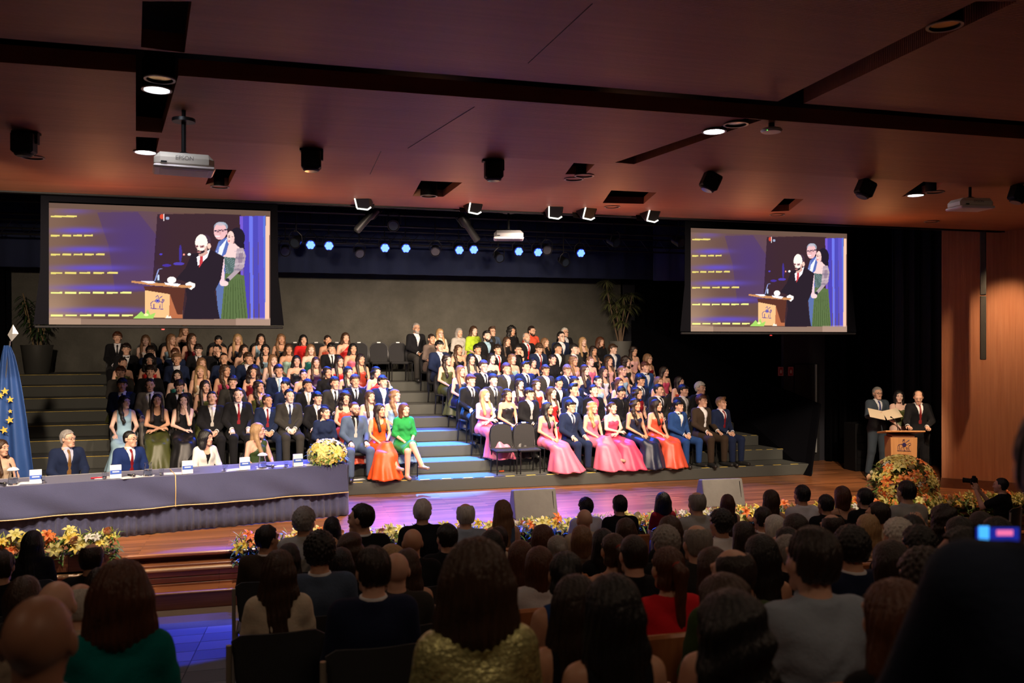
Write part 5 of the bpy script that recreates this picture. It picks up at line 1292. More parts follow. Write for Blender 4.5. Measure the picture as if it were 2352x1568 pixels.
# flag
fp = W(28, 1000, 14.9); r = empty('flag', (fp.x - .30, 14.9, 0), 0, 'dark blue flag with a ring of gold stars on a spear-topped pole', 'flag')
tip = W(30, 745, 14.9); bx = fp.x - .30
mb = MB(); mb.tube([(-.05, 0, 0), (tip.x - bx - .04, 0, tip.z - .25)], .016, 8); mb.build('pole', M_STEEL, r)
mb = MB(); tx = tip.x - bx; mb.add([(tx, 0, tip.z), (tx - .075, 0, tip.z - .16), (tx + .075, 0, tip.z - .14), (tx - .02, 0, tip.z - .26), (tx, -.02, tip.z - .14), (tx, .02, tip.z - .14)], [(0, 1, 4), (0, 4, 2), (1, 3, 4), (4, 3, 2), (0, 5, 1), (0, 2, 5), (1, 5, 3), (5, 2, 3)]); mb.build('spear_finial', mat('white_metal', (.75, .75, .72), .3, metal=.5), r)
def fl(u, v):
    x = -.35 + (u * (.16 + .42 * (1 - v) ** .8)) + tx * 0 + .33 + v * .0; x = (tx - .10) - .12 * (1 - v) + (u - .25) * (.10 + .62 * (1 - v) ** .7) ; return (x, .06 * math.sin(u * 16 + v * 2) * (1 - v * .7) - .03, .45 + v * (tip.z - .32 - .45))
sheet(fl, 60, 14, 'cloth', mat('flag_blue', (.03, .09, .30), .6, bump=.2, bscale=20), r, .004)
def star(x, z, s, rot, r):
    pl = [(s * (1 if i % 2 == 0 else .42) * math.sin(math.pi * i / 5 + rot), s * (1 if i % 2 == 0 else .42) * math.cos(math.pi * i / 5 + rot)) for i in range(10)]
    m = MB(); m.prism(pl, -.004, .004); m.build('gold_star', mat('star_gold', (.85, .55, .08), .5), r, (x, -.115, z))
for (sx_, sy_, ss) in ((12, 898, .062), (24, 917, .055), (24, 944, .035), (23, 964, .062), (10, 987, .062), (2, 908, .05)):
    p = W(sx_, sy_, 14.8); star(p.x - bx, p.z, ss, sx_ * .1, r)
# ---------------------------------------------------------------- flowers
def lily(c, s=1.0):
    mb = MB()
    for i in range(6):
        a = i * math.pi / 3; d = Vector((math.cos(a), math.sin(a), .75)); side = Vector((-math.sin(a), math.cos(a), 0)); vs = []
        for t, w, up in ((0, .006, 0), (.35, .017, .02), (.7, .016, .008), (1, .001, -.022)):
            q = Vector((d.x * t * .075, d.y * t * .075, d.z * t * .05 + up)); vs += [q - side * w + Vector((0, 0, .004)), q - Vector((0, 0, .002)), q + side * w + Vector((0, 0, .004))]
        fs = []
        for k in range(3): b = k * 3; fs += [(b, b + 1, b + 4, b + 3), (b + 1, b + 2, b + 5, b + 4)]
        mb.add([v * s for v in vs], fs, True)
    mb.lathe([(.004, 0), (.006, .05)], 5); return mb.data('lily', mat('petal', c, .5, noise=.12, nscale=30, sheen=.2))
def rose(c):
    mb = MB()
    for k, (R, h) in enumerate(((.042, .030), (.032, .036), (.021, .040), (.010, .042))):
        n = 12; vs = []; 
        for i in range(n):
            a = 2 * math.pi * i / n + k; vs += [(R * .55 * math.cos(a), R * .55 * math.sin(a), -.01), (R * math.cos(a), R * math.sin(a), h * .6), (R * (.95 + .1 * math.sin(3 * a)) * math.cos(a), R * (.95 + .1 * math.sin(3 * a)) * math.sin(a), h)]
        fs = [(3 * i + j, 3 * ((i + 1) % n) + j, 3 * ((i + 1) % n) + j + 1, 3 * i + j + 1) for i in range(n) for j in (0, 1)]; mb.add(vs, fs, True)
    return mb.data('rose', mat('petal', c, .5, noise=.1, nscale=30, sheen=.2))
FLW = {'y': lily((.85, .66, .10)), 'o': lily((.90, .25, .05), 1.1), 'w': lily((.85, .84, .74), .8), 'Y': lily((.80, .74, .25), 1.15), 'p': rose((.90, .55, .32)), 'c': rose((.88, .80, .55))}
_fol = []
for v in range(3):
    mb = MB(); rr = random.Random(v + 11)
    for i in range(420):
        x = rr.uniform(-.55, .55); a = rr.random() * 6.28; h = rr.random(); leafy(mb, (x, rr.uniform(-.15, .15) * 1.0, -.18 + h * .30), (math.cos(a), math.sin(a) * 1.0 - .5 * (1 - h), rr.uniform(-.5, .9)), rr.uniform(.07, .15), rr.uniform(.008, .02), .5, 3)
    _fol.append(mb.data('foliage', leafm((.11, .22, .04))))
_fol2 = []
for v in range(2):
    mb = MB(); rr = random.Random(v + 31)
    for i in range(200):
        x = rr.uniform(-.55, .55); a = rr.random() * 6.28; leafy(mb, (x, rr.uniform(-.14, .12), rr.uniform(-.02, .14)), (math.cos(a) * .6, math.sin(a) * .6, rr.uniform(.3, 1.3)), rr.uniform(.06, .13), rr.uniform(.005, .012), .2, 3)
    _fol2.append(mb.data('sprigs', leafm((.42, .48, .07))))
def garland(x, y, label, n=17, seed=0, zo=0):
    r = empty('flower_box', (x, y, .03 + zo), 0, label, 'flower arrangement', 'flower boxes along the stage front'); rr = random.Random(seed)
    mb = MB(); mb.box((0, .02, -.26), (1.02, .2, .30), bev=.01); mb.build('planter', M_STEP, r)
    tag(link('foliage', _fol[seed % 3], r), kind='stuff'); tag(link('sprigs', _fol2[seed % 2], r), kind='stuff')
    for i in range(n):
        k = rr.choice('yyyyYYYoopcwY'); xx = -.5 + (i + rr.random()) / n; o = link('lily' if k in 'yowY' else 'rose', FLW[k], r, (xx, rr.uniform(-.2, .02), rr.uniform(-.02, .17))); s = rr.uniform(.85, 1.35); o.scale = (s,) * 3
        o.rotation_euler = (rr.uniform(.5, 1.3), rr.uniform(-.4, .4), rr.random() * .6)
xs_ = []
x = WZ(-20, 1270, 0).x; 
names = []
gl = [(-3.95, 12.0), (-3.2, 12.0)] ; 
gx = [(-4.15, .12), (-3.1, .12), (-2.45, .12)]
gl = []
xe = W(262, 1280, 11.95).x; gl += [(xe - .5 - i * 1.0, .16) for i in range(2)][::-1]
xs0 = W(548, 1250, 11.95).x + .5
for i in range(13): gl.append((xs0 + i * .99, .0))
for i, (x, zo) in enumerate(gl):
    garland(x, 11.90, 'mixed yellow and orange flower box on the stage edge, %s from the left' % (NTH[i] if i < 15 else 'last'), 26, i, zo)
def bouquet(name, loc, R, H, n, label, keys, zc=.0, seed=5, flat=1.0, lowleaf=True):
    r = empty(name, loc, 0, label, 'flower arrangement'); rr = random.Random(seed)
    mb = MB()
    for i in range(int(n * 9)):
        a = rr.random() * 6.28; e = rr.uniform(-.5, 1.4); d = Vector((math.cos(a) * math.cos(e), math.sin(a) * math.cos(e) * flat, math.sin(e))); p = Vector((d.x * R, d.y * R, zc + d.z * H)) * rr.uniform(.6, .95); leafy(mb, p, d + Vector((0, 0, .1)), rr.uniform(.08, .18), rr.uniform(.010, .022), .4, 3)
    tag(mb.build('foliage', leafm((.13, .24, .045)), r), kind='stuff')
    for i in range(n):
        a = rr.uniform(-math.pi, 0) if rr.random() < .75 else rr.uniform(0, math.pi); e = rr.uniform(-.35, 1.4); d = Vector((math.cos(a) * math.cos(e), math.sin(a) * math.cos(e) * flat, math.sin(e)))
        k = rr.choice(keys); o = link('lily' if k in 'yowY' else 'rose', FLW[k], r, (d.x * R, d.y * R, zc + d.z * H)); o.rotation_euler = Vector((d.x, d.y, d.z)).to_track_quat('Z', 'Y').to_euler(); s = rr.uniform(1.0, 1.5); o.scale = (s,) * 3
    return r
b = ontable(752, .22); b = bouquet('table_bouquet', b + Vector((0, 0, .14)), .25, .17, 60, 'yellow lily arrangement on the right end of the head table', 'yyYYY', 0, 3)
mb = MB(); mb.box((0, 0, -.09), (.28, .2, .10), bev=.02); mb.build('tray', M_DARK, b)
p = W(2068, 1120, 12.75); bb = bouquet('lectern_bouquet', (p.x, 12.70, .27), .52, .44, 170, 'large yellow and orange flower arrangement standing before the lectern', 'yyYYYowpcwo', 0, 9)
mb = MB(); mb.lathe([(.10, -.265), (.14, -.26), (.2, -.1), (.16, -.02)], 20); mb.build('vase', M_DARK, bb)
# ---------------------------------------------------------------- signs and small things on the right
def flat_sign(name, px0, py0, px1, py1, Y, m, label, cat, th=.02, y_off=0, inner=None):
    a, b = W(px0, py0, Y), W(px1, py1, Y); r = empty(name, ((a.x + b.x) / 2, Y, b.z), 0, label, cat); mb = MB(); mb.box((0, 0, (a.z - b.z) / 2), (b.x - a.x, th, a.z - b.z), bev=.003); mb.build('plate', m, r)
    if inner: inner(r, b.x - a.x, a.z - b.z)
    return r
def fire(r, w, h):
    mw = mat('white_print', (.7, .6, .6), .6)
    for (x0, z0, x1, z1) in ((-.42, .04, .42, .07), (-.42, .93, .42, .96), (-.42, .04, -.37, .96), (.37, .04, .42, .96)):
        mb = MB(); mb.box(((x0 + x1) / 2 * w, -.012, (z0 + z1) / 2 * h), ((x1 - x0) * w, .002, (z1 - z0) * h)); mb.build('white_line', mw, r)
    mb = MB(); mb.lathe([(.10 * w, 0), (.16 * w, .05 * h), (.16 * w, .3 * h), (.06 * w, .36 * h), (.06 * w, .42 * h)], 10, (0, -.0, .28 * h), Matrix.Diagonal((1, .08, 1))); o = mb.build('extinguisher_symbol', mw, r, (0, -.013, 0))
flat_sign('fire_sign', 1787, 842, 1799, 863, 17.3, mat('sign_red', (.35, .015, .03), .5), 'red fire-equipment sign on the dark wall, left of the pair', 'sign', inner=fire)
flat_sign('fire_sign', 1810, 842, 1822, 863, 17.3, mat('sign_red', (.35, .015, .03), .5), 'red fire-equipment sign on the dark wall, right of the pair', 'sign', inner=fire)
mb = MB(); a = W(1800, 600, 17.4); b = Vector((14.95, 0, 0)); mb.box(((a.x + b.x) / 2, 17.45, 2.6), (b.x - a.x, .1, 5.8)); struct('wall_wing', mb, mat('dark_wall', (.02, .02, .03), .85))
a = W(1825, 860, 17.36); b = W(1882, 860, 17.36); mb = MB(); mb.box(((a.x + b.x) / 2, 17.37, 1.1), (b.x - a.x, .05, 2.2), bev=.01); dd = struct('door_1', mb, mat('door_black', (.012, .012, .014), .6)); mb = MB(); mb.tube([(b.x - .08, 17.33, .95), (b.x - .08, 17.33, 1.15)], .012, 8); mb.build('door_handle', M_STEEL, dd)
mb = MB(); a = W(1880, 840, 17.2); mb.box((a.x, 17.3, 1.2), (.035, .03, 2.0)); tag(mb.build('pale_edge_strip', mat('grey_edge', (.3, .32, .33), .6)), 'thin pale vertical door edge beside the black door', 'door edge')  # plain grey strip along the door
def poster(r, w, h):
    for (x, z, ww, hh) in ((0, .93, .5, .03), (-.2, .6, .3, .25), (.2, .6, .3, .25), (-.2, .25, .3, .2), (.2, .25, .3, .2)):
        mb = MB(); mb.box((x * w, -.011, z * h), (ww * w, .002, hh * h)); mb.build('print_block', mat('print_violet', (.30, .25, .5), .6), r)
flat_sign('notice_board', 2006, 870, 2031, 962, 17.38, mat('violet_board', (.20, .16, .36), .6), 'pale violet notice board behind the grey-suited person', 'board', inner=poster)
for i, x in enumerate((1946, 1955)): flat_sign('switch_plate', x, 950, x + 6, 963, 17.38, M_PLASTW, 'small white switch plate on the dark wall, %s one' % ('left', 'right')[i], 'switch')
# gear rack behind the speakers
a = W(1975, 985, 15.9); r = empty('equipment_rack', (a.x, 15.9, 0), 0, 'dark equipment rack in shadow behind the grey-suited person', 'rack'); mb = MB(); mb.box((0, 0, .5), (.5, .4, 1.0), bev=.01); mb.build('case', M_BLACK, r)
for i in range(5): mb = MB(); mb.box((0, -.205, .2 + i * .16), (.42, .01, .12)); mb.build('rack_unit', M_DARK, r)
# little things on the lowest riser
r = empty('orange_clip', WZ(1152, 1083, RH) + Vector((0, 0, 0)), 0, 'small orange plastic piece on the carpet under the first empty chair', 'object'); mb = MB(); mb.box((0, 0, .012), (.10, .03, .024), bev=.006); mb.build('piece', mat('orange_plastic', (.8, .12, .03), .4), r)
r = empty('paper_sheet', WZ(823, 1102, RH) + Vector((0, .05, .001)), .3, 'white paper on the riser carpet at the blue-grey suited person\'s feet', 'paper'); mb = MB(); mb.box((0, 0, .001), (.24, .12, .002)); mb.build('sheet', M_PAPER, r)
# ---------------------------------------------------------------- the people on the risers
CL = {'black': (.010, .010, .012), 'navy': (.012, .020, .055), 'blue': (.020, .060, .20), 'grey': (.17, .155, .14), 'charcoal': (.035, .033, .030), 'brown': (.045, .030, .020), 'white': (.75, .75, .78),
      'steel-blue': (.075, .11, .18), 'red': (.60, .02, .02), 'burgundy': (.20, .008, .015), 'pink': (.72, .16, .26), 'rose': (.62, .07, .16), 'coral': (.75, .10, .05), 'orange': (.85, .10, .015), 'olive': (.075, .085, .022),
      'green': (.02, .25, .06), 'teal': (.01, .13, .12), 'light blue': (.33, .52, .66), 'mint': (.35, .55, .48), 'pale': (.66, .58, .55), 'pale pink': (.78, .45, .45), 'cream': (.72, .62, .48), 'lime': (.42, .60, .04),
      'taupe': (.16, .12, .10), 'silver': (.45, .43, .40), 'rust': (.40, .04, .015), 'purple': (.05, .015, .06), 'dark green': (.04, .07, .02), 'beige': (.50, .40, .29), 'peach': (.7, .35, .22), 'bright red': (.75, .02, .03), 'light grey': (.40, .40, .38), 'teal green': (.0, .16, .15), 'grey-blue': (.30, .36, .44), 'dark blue': (.012, .018, .05), 'gold': (.30, .22, .06)}
ORD = ['zeroth', 'first', 'second', 'third', 'fourth', 'fifth', 'sixth', 'seventh', 'eighth', 'ninth', 'tenth', 'eleventh', 'twelfth', 'thirteenth']
def outfit(code):
    """code -> (sex default, outfit list, words)"""
    a = code.split('/'); k = a[0]; c = CL[a[1]]
    if k == 'S': return suit(c, tie=CL[a[2]], shirt=CL['white'] if len(a) < 4 else CL[a[3]]), '%s suit and %s tie' % (a[1], a[2])
    if k == 'B': return suit(c, tie=CL['black'], bow=True), '%s suit and bow tie' % a[1]
    if k == 'O': return suit(c, tie=None, shirt=CL[a[2]], pants=CL['charcoal']), '%s jacket and open %s shirt' % (a[1], a[2])
    if k == 'D': return dress(c, a[2] if len(a) > 2 else 'strapless', a[3] if len(a) > 3 else 'gown'), 'a %s %s' % (a[1], {'strapless': 'strapless gown', 'straps': 'thin-strapped gown', 'oneshoulder': 'one-shoulder gown', 'tank': 'sleeveless gown'}[a[2] if len(a) > 2 else 'strapless'])
    if k == 'T': return [('blouse', c), ('gown' if len(a) < 3 else 'gownshort', c), ('heels', (.3, .2, .15))], 'a %s short-sleeved dress' % a[1]
    if k == 'F': return [('fullshirt', c), ('trousers', CL['charcoal']), ('shoes', (.02, .02, .02))], 'a %s long-sleeved shirt' % a[1]
    if k == 'K': return [('tee', c), ('trousers', CL['charcoal']), ('shoes', (.02, .02, .02))], 'a %s short-sleeved top' % a[1]
    if k == 'N': return [('tank', c), ('trousers', CL['charcoal']), ('shoes', (.02, .02, .02))], 'a %s sleeveless top' % a[1]
    if k == 'X': return [('straps', c), ('trousers', CL['charcoal']), ('shoes', (.02, .02, .02))], 'a %s thin-strapped top' % a[1]
ZN = {'A': (230, 730, 4.239), 'B': (600, 730, 4.127), 'C': (920, 730, 4.127), 'D': (1230, 750, 4.355)}
L_ROWS = {8: ["A 820 60 f long:light D/black yaw20"],
 7: ["A 168 125 m fringe:auburn S/black/black yaw10", "A 443 155 f longfront:light D/pale/straps yaw10", "A 690 145 f longfront:light D/light_blue yaw35", "A 890 140 f longfront:brown D/burgundy/straps yaw35", "A 1150 155 f bun:black D/black yaw10 p20", "A 1340 145 f longfront:blond D/navy/straps yaw5", "A 1565 145 f long:dark D/light_blue/tank yaw15", "B 190 140 f longside:light D/black/straps yaw10", "B 400 150 f long:black T/red yaw15", "B 630 152 f bun:dark D/coral yaw5", "B 800 130 f long:brown D/red/oneshoulder yaw15"],
 6: ["A 255 238 m fringe:dark B/black yaw5", "A 487 262 m fringe:dark S/navy/navy yaw0 g", "A 730 285 m fringe:auburn S/navy/navy yaw0", "A 955 245 m fringe:dark S/black/black yaw15 p10", "A 1140 250 m short:black S/black/black/black yaw-20 arms=chin", "A 1400 250 f long:dark D/olive/oneshoulder yaw20", "A 1610 245 f longside:black D/light_blue/straps yaw15", "B 260 235 f long:brown D/mint yaw10", "B 470 238 f long:light D/teal yaw5", "B 665 228 m fringe:black S/black/black yaw5", "B 870 232 f long:black D/pink/straps yaw5"],
 5: ["A 220 372 f bun:dark D/olive yaw20", "A 480 345 f curlylong:black D/red/straps yaw10", "A 745 335 m curly:light O/navy/white yaw0", "A 985 375 f longfront:light D/white/straps yaw20", "A 1205 330 m buzz:dark O/navy/white yaw10", "A 1440 325 m fringe:brown O/navy/white yaw20", "A 1680 345 f longfront:light D/pale yaw20", "B 335 345 f long:black D/black yaw15", "B 520 360 f longfront:brown D/purple/straps yaw10", "B 740 350 f longfront:dark D/red/straps yaw20", "B 940 330 f longfront:dark D/rust/straps yaw30"],
 4: ["A 200 460 m fringe:auburn S/charcoal/black yaw5", "A 485 450 m fringe:dark S/black/black yaw10", "A 750 495 f straight:black D/teal yaw10", "A 975 450 f longfront:blond D/cream/straps yaw10", "A 1215 440 f longside:brown D/rose/straps yaw35", "A 1490 455 f curlylong:dark D/burgundy/straps yaw10", "B 165 435 m curly:dark S/navy/light_blue yaw10", "B 400 475 f bun:dark D/black/oneshoulder yaw15", "B 625 450 f wavy:dark T/black yaw25", "B 825 450 f longfront:black D/black/straps yaw30", "B 1090 450 f wavy:black D/bright_red/oneshoulder yaw25"],
 3: ["A 215 575 m fringe:black S/navy/navy yaw-5", "A 485 580 m short:dark S/grey/charcoal yaw10", "A 770 590 m curly:dark S/black/black yaw5 p20", "A 1020 595 f longfront:dark D/olive yaw20", "A 1290 550 m fringe:dark S/charcoal/black/black yaw15", "A 1540 595 f longside:dark D/olive/straps yaw35", "B 240 572 m short:black S/navy/peach yaw-30 p20", "B 440 575 m curly:dark S/black/silver yaw25", "B 695 550 m curly:dark S/charcoal/black yaw30", "B 890 530 m curly:brown S/black/black yaw5", "B 1150 535 m fringe:dark S/navy/pale_pink yaw25 arms=ear"],
 2: ["A 235 740 f longside:black D/light_blue/tank yaw35 arms=knees", "A 555 730 f longfront:dark D/black/tank yaw5 arms=cross p-10 sk=olive", "A 810 725 f longfront:dark D/black/tank yaw15 arms=chin", "A 1088 705 m short:black S/black/silver yaw-5 p-10", "A 1345 670 m short:dark S/black/burgundy yaw15", "A 1625 735 m short:brown S/navy/burgundy yaw45 legs=wide", "B 265 665 m short:black S/charcoal/navy yaw20", "B 530 690 m fringe:black S/black/silver yaw30", "B 800 690 f curlylong:dark D/coral/straps yaw15", "B 1030 675 f longfront:brown D/white/straps yaw30", "B 1265 665 f longside:light D/light_blue yaw35"],
 1: ["B 600 825 f pony:dark T/navy/short yaw40 arms=lap legs=cross", "B 885 785 m buzz:auburn S/steel-blue/silver/black yaw30 g b=auburn legs=wide", "B 1120 800 f longfront:dark D/orange/tank yaw40 arms=lap legs=cross", "B 1355 795 f bob:auburn T/green/short yaw25 arms=lap legs=cross"]}
R_ROWS = {8: ["C 150 40 m short:grey O/black/white yaw-5 g b=grey legs=wide", "C 375 92 f longfront:blond T/cream yaw15 g", "C 555 85 f bob:grey T/silver yaw5", "C 695 68 f straight:brown T/lime yaw5", "C 870 75 m quiff:brown O/steel-blue/charcoal yaw10 g", "C 1055 70 f curlylong:black T/black yaw-5", "C 1240 68 m short:dark F/coral yaw20 g b=dark p10", "C 1560 85 m short:white O/black/white yaw15 g"],
 7: ["C 295 140 f bun:dark T/taupe/short yaw5 legs=cross", "C 820 112 m quiff:black O/black/light_blue yaw15 b=dark", "C 1010 170 f longfront:brown T/black yaw15", "C 1195 130 m ring:grey S/black/red yaw10 b=grey", "C 1370 180 f longfront:light T/black yaw20", "C 1525 120 m short:black O/navy/white yaw15 g", "D 475 95 f longfront:blond D/black/strapless yaw-5", "D 650 98 f bobwide:auburn T/black yaw-5"],
 6: ["C 370 205 m fringe:black S/navy/silver yaw5", "C 550 245 f longside:brown D/black/straps yaw5", "C 730 240 m fringe:black S/black/silver yaw10", "C 920 242 m fringe:dark S/black/red yaw5", "C 1115 245 m curly:black S/black/black/black yaw5 g arms=chin", "C 1310 228 m fringe:brown S/navy/burgundy yaw10 p20", "C 1490 235 m curly:black O/black/white yaw20", "D 385 165 m curly:black O/charcoal/white yaw20", "D 580 185 f longfront:dark D/black yaw15", "D 775 165 m fringe:brown S/navy/white yaw20", "D 980 185 f longside:dark D/pale_pink/straps yaw10 p10"],
 5: ["C 440 335 f longside:dark D/olive/strapless yaw25", "C 670 330 f longfront:black D/pale/straps yaw5", "C 865 320 f long:black D/charcoal yaw15", "C 1060 330 f longside:light D/mint yaw10", "C 1255 370 f long:black D/black/straps yaw10", "C 1440 335 f bun:dark T/black yaw15", "D 380 280 f longside:light D/pale_pink/straps yaw20", "D 550 285 f bun:light D/pink yaw10", "D 735 285 f longfront:brown D/pale_pink/straps yaw5", "D 905 292 f curlylong:dark D/charcoal yaw20", "D 1125 262 f longfront:light D/burgundy/straps yaw30 g"],
 4: ["C 570 440 f longfront:light D/navy/straps yaw25", "C 790 395 m curly:brown S/black/black yaw5 g", "C 1005 420 m curly:auburn O/charcoal/white yaw15", "C 1185 405 m quiff:dark S/navy/black yaw20", "C 1375 435 m fringe:brown O/charcoal/white yaw10", "D 315 370 m fringe:light S/navy/black yaw10 p10", "D 495 370 f longfront:brown D/navy/oneshoulder yaw20", "D 685 390 f longfront:dark D/white yaw10", "D 870 380 f bun:light D/light_blue yaw20", "D 1100 340 m fringe:auburn B/blue yaw10", "D 1290 390 f long:dark D/rose yaw30"],
 3: ["C 665 525 m fringe:auburn S/black/black yaw25 arms=knees legs=wide", "C 880 525 m curly:dark S/charcoal/black yaw5", "C 1130 565 f longfront:dark D/purple yaw15", "C 1290 570 f longside:brown D/rust/straps yaw15", "D 230 495 m short:black O/black/white yaw10 p20", "D 395 495 m curly:dark S/navy/rust yaw25", "D 625 480 f bun:dark D/light_blue yaw15", "D 840 505 f longfront:auburn D/rust/straps yaw10", "D 1050 475 m fringe:black S/navy/navy yaw25", "D 1235 490 f longfront:light D/pink/straps yaw15", "D 1440 490 f longfront:dark D/rust/straps yaw25"],
 2: ["C 800 665 f longfront:blond D/pink yaw30 arms=cross flare", "C 1015 660 f wavy:dark D/black yaw10", "C 1220 655 m fringe:dark S/black/light_grey yaw25", "D 160 590 f longfront:brown D/red/straps yaw30", "D 380 560 m quiff:black S/navy/light_blue yaw20", "D 585 570 m short:dark S/black/rose/rose yaw15", "D 850 580 m short:black S/black/black/black yaw15 p30", "D 1020 600 f longside:dark D/burgundy/oneshoulder yaw20", "D 1235 565 m short:black S/charcoal/black yaw25", "D 1480 570 m fringe:black S/charcoal/silver yaw25", "D 1650 545 m curly:white S/black/bright_red yaw25"],
 1: ["D 120 745 f longfront:black D/pink/strapless yaw45 flare", "D 350 725 m fringe:black S/navy/navy yaw25 g", "D 570 735 f longside:blond D/pink/strapless yaw25 legs=cross flare", "D 770 740 f pony:brown D/rose/strapless yaw15 arms=cross flare", "D 1000 708 f longside:dark D/dark_blue/straps yaw30 arms=lap", "D 1210 715 f longfront:dark D/coral/strapless yaw35", "D 1430 725 m fringe:black B/blue yaw20 legs=wide", "D 1665 670 m curly:auburn S/brown/white yaw25 legs=wide", "D 1860 695 m quiff:blond S/navy/burgundy yaw20"]}
CHAIRS_AT = {}
def cast_row(rows, block):
    for k, L in rows.items():
        items = []
        for s in L:
            t = s.split(); z, zx, zy = t[0], float(t[1]), float(t[2]); ox, oy, sc = ZN[z]
            sx = 38 if z == 'A' and False else 0
            items.append((ox + (zx) / sc, oy + zy / sc, t[3:]))
        items.sort(key=lambda q: q[0])
        for n, (px, py, t) in enumerate(items):
            sex, (hs, hc), oc = t[0], t[1].split(':'), t[2].replace('_', ' ')
            of, words = outfit(oc)
            kw = dict(yaw=0, pitch=0, arms='lap', legs='norm', glasses=False, beard=None)
            if sex == 'm' and n % 3 == 1: kw['arms'] = 'knees'
            sk = None
            for q in t[3:]:
                if q.startswith('yaw'): kw['yaw'] = int(q[3:])
                elif q == 'g': kw['glasses'] = True
                elif q.startswith('b='): kw['beard'] = q[2:]
                elif q.startswith('arms='): kw['arms'] = q[5:]
                elif q.startswith('legs='): kw['legs'] = q[5:]
                elif q.startswith('sk='): of = [(a, CL[q[3:]] if a == 'gown' else b) for a, b in of]; words = 'a black top and %s skirt' % q[3:]
                elif q == 'flare': of = [('gownflare' if a == 'gown' else a, b) for a, b in of]
                elif q.startswith('p'): kw['pitch'] = int(q[1:])
            Y = RY + (k - 1) * RT + (.50 if k > 1 else .60)
            v = W(px, py, Y); zb = k * RH
            s = max(.93, min(1.09, (v.z - zb) / 1.335))
            body = math.radians(8 if block == 'left' else 14)
            kw['yaw'] = kw['yaw'] - 8 if abs(kw['yaw']) > 8 else kw['yaw']
            extra = ', glasses' if kw['glasses'] else ''
            act = {'cross': ', arms crossed', 'chin': ', hand at face', 'ear': ', hand at ear'}.get(kw['arms'], '')
            row = 'front row' if k == 1 else ('back row' if k == 8 else '%s row' % ORD[k])
            if act: words = words.split(' and ')[0]
            lab = 'person in %s%s, %s from left, %s, %s block' % (words, act, ORD[n + 1], row, block)
            sk = {'pale': 'p'}.get(words, random.choice('aaapb'))
            if k == 1 and n == 0 and block == 'right': sk = 'b'
            person((v.x, Y, zb), body, lab, 'people seated on the risers', sex=sex, hair=(hs, hc), outfit=of, skin=sk, scale=s, xs=1.0 if sex == 'm' else 1.02, **kw)
            banquet((v.x, Y - .0, zb), body, 'black banquet chair under the %s person from left, %s, %s block' % (ORD[n + 1], row, block), 'banquet chairs on the risers')
cast_row(L_ROWS, 'left'); cast_row(R_ROWS, 'right')
# empty chairs
Y8 = RY + 7 * RT + .50
for i, px in enumerate((335, 385, 497, 545, 595, 650, 678, 727, 775, 826, 872, 916)):
    x = W(px, 800, Y8).x; banquet((x, Y8, 8 * RH), 0, 'empty black banquet chair in the back row of the left block, %s from the left' % ORD[i + 1], 'empty chairs at the top', tagged=True)
for i, px in enumerate((1155, 1208)):
    x = W(px, 1000, RY + .45).x; banquet((x, RY + .38, RH), math.radians(3), 'empty black banquet chair at the front, %s of the two before the pink gown' % ('left', 'right')[i], 'two empty front chairs', tagged=True)
# ---------------------------------------------------------------- head table party
for px, py, sex, hair, of, yaw, lab, kw in ((2, 1006, 'f', ('longfront', 'brown'), [('straps', CL['beige']), ('gownshort', CL['beige'])], 45, 'person in a beige strapped dress at the left end of the head table', {}),
        (155, 984, 'm', ('short', 'grey'), suit(CL['navy'], tie=(.20, .10, .03), shirt=(.45, .48, .62)), 45, 'person in a navy suit with brown striped tie at the head table', dict(glasses=True)),
        (298, 986, 'm', ('buzz', 'black'), suit((.012, .028, .12), tie=CL['burgundy']), 45, 'person in a bright blue suit and red tie at the head table', dict(glasses=True)),
        (473, 985, 'f', ('bobwide', 'black'), [('jacket', (.80, .79, .75)), ('tank', CL['black']), ('trousers', CL['black'])], 45, 'person in a white blazer over a black top at the head table', {}),
        (592, 968, 'f', ('longfront', 'blond'), [('oneshoulder', CL['dark green']), ('gownshort', CL['dark green'])], 60, 'person in a dark green one-shoulder dress at the head table', {})):
    Y = None
    for _ in range(4):
        Y = Y or 14.2; v = W(px, py, Y); s_ = (Vector((v.x, v.y, 0)) - TA).dot(TD); Q = TA + TD * s_ + TN * 1.16; Y = Q.y
    v = W(px, py, Y); s = max(.93, min(1.08, v.z / 1.335))
    person((v.x, Y, 0), tang + .25, lab, 'people at the head table', sex=sex, hair=hair, outfit=of, yaw=yaw - 15, skin='a', scale=s, arms='knees', **kw)
    banquet((v.x, Y, 0), tang + .25, 'black chair of the ' + lab, 'chairs at the head table') if False else None
    r = banquet((v.x, Y, 0), tang + .25, 'black chair under the ' + lab.replace(' at the head table', '').replace(' at the left end of the head table', '')[0:70], 'chairs at the head table')
# ---------------------------------------------------------------- standing at the lectern
def standing(px, py, Y, rz, **kw):
    v = W(px, py, Y); s = v.z / 1.752; return person((v.x, Y, 0), rz, scale=max(.92, min(1.1, s)), stand=True, group=None, **kw), v
standing(2110, 893, 13.95, math.radians(-22), label='person in a black suit and dark red tie standing at the lectern, reading', sex='m', arms='lect', hair=('ring', 'dark'), outfit=suit(CL['black'], tie=(.25, .02, .02)), pitch=20, yaw=-10, skin='a')
standing(2066, 893, 14.6, math.radians(-18), label='person in an olive thin-strapped gown standing behind the lectern', sex='f', arms='clasp', hair=('bob', 'black'), outfit=dress(CL['olive'], 'straps'), yaw=-10, skin='p')
pp, v = standing(2016, 886, 15.0, math.radians(-14), label='person in a grey-blue suit holding open papers beside the lectern', sex='m', arms='paper', legs='walk', hair=('short', 'grey'), outfit=suit((.05, .065, .085), tie=(.05, .06, .2)), yaw=0, pitch=0, skin='a', glasses=True)
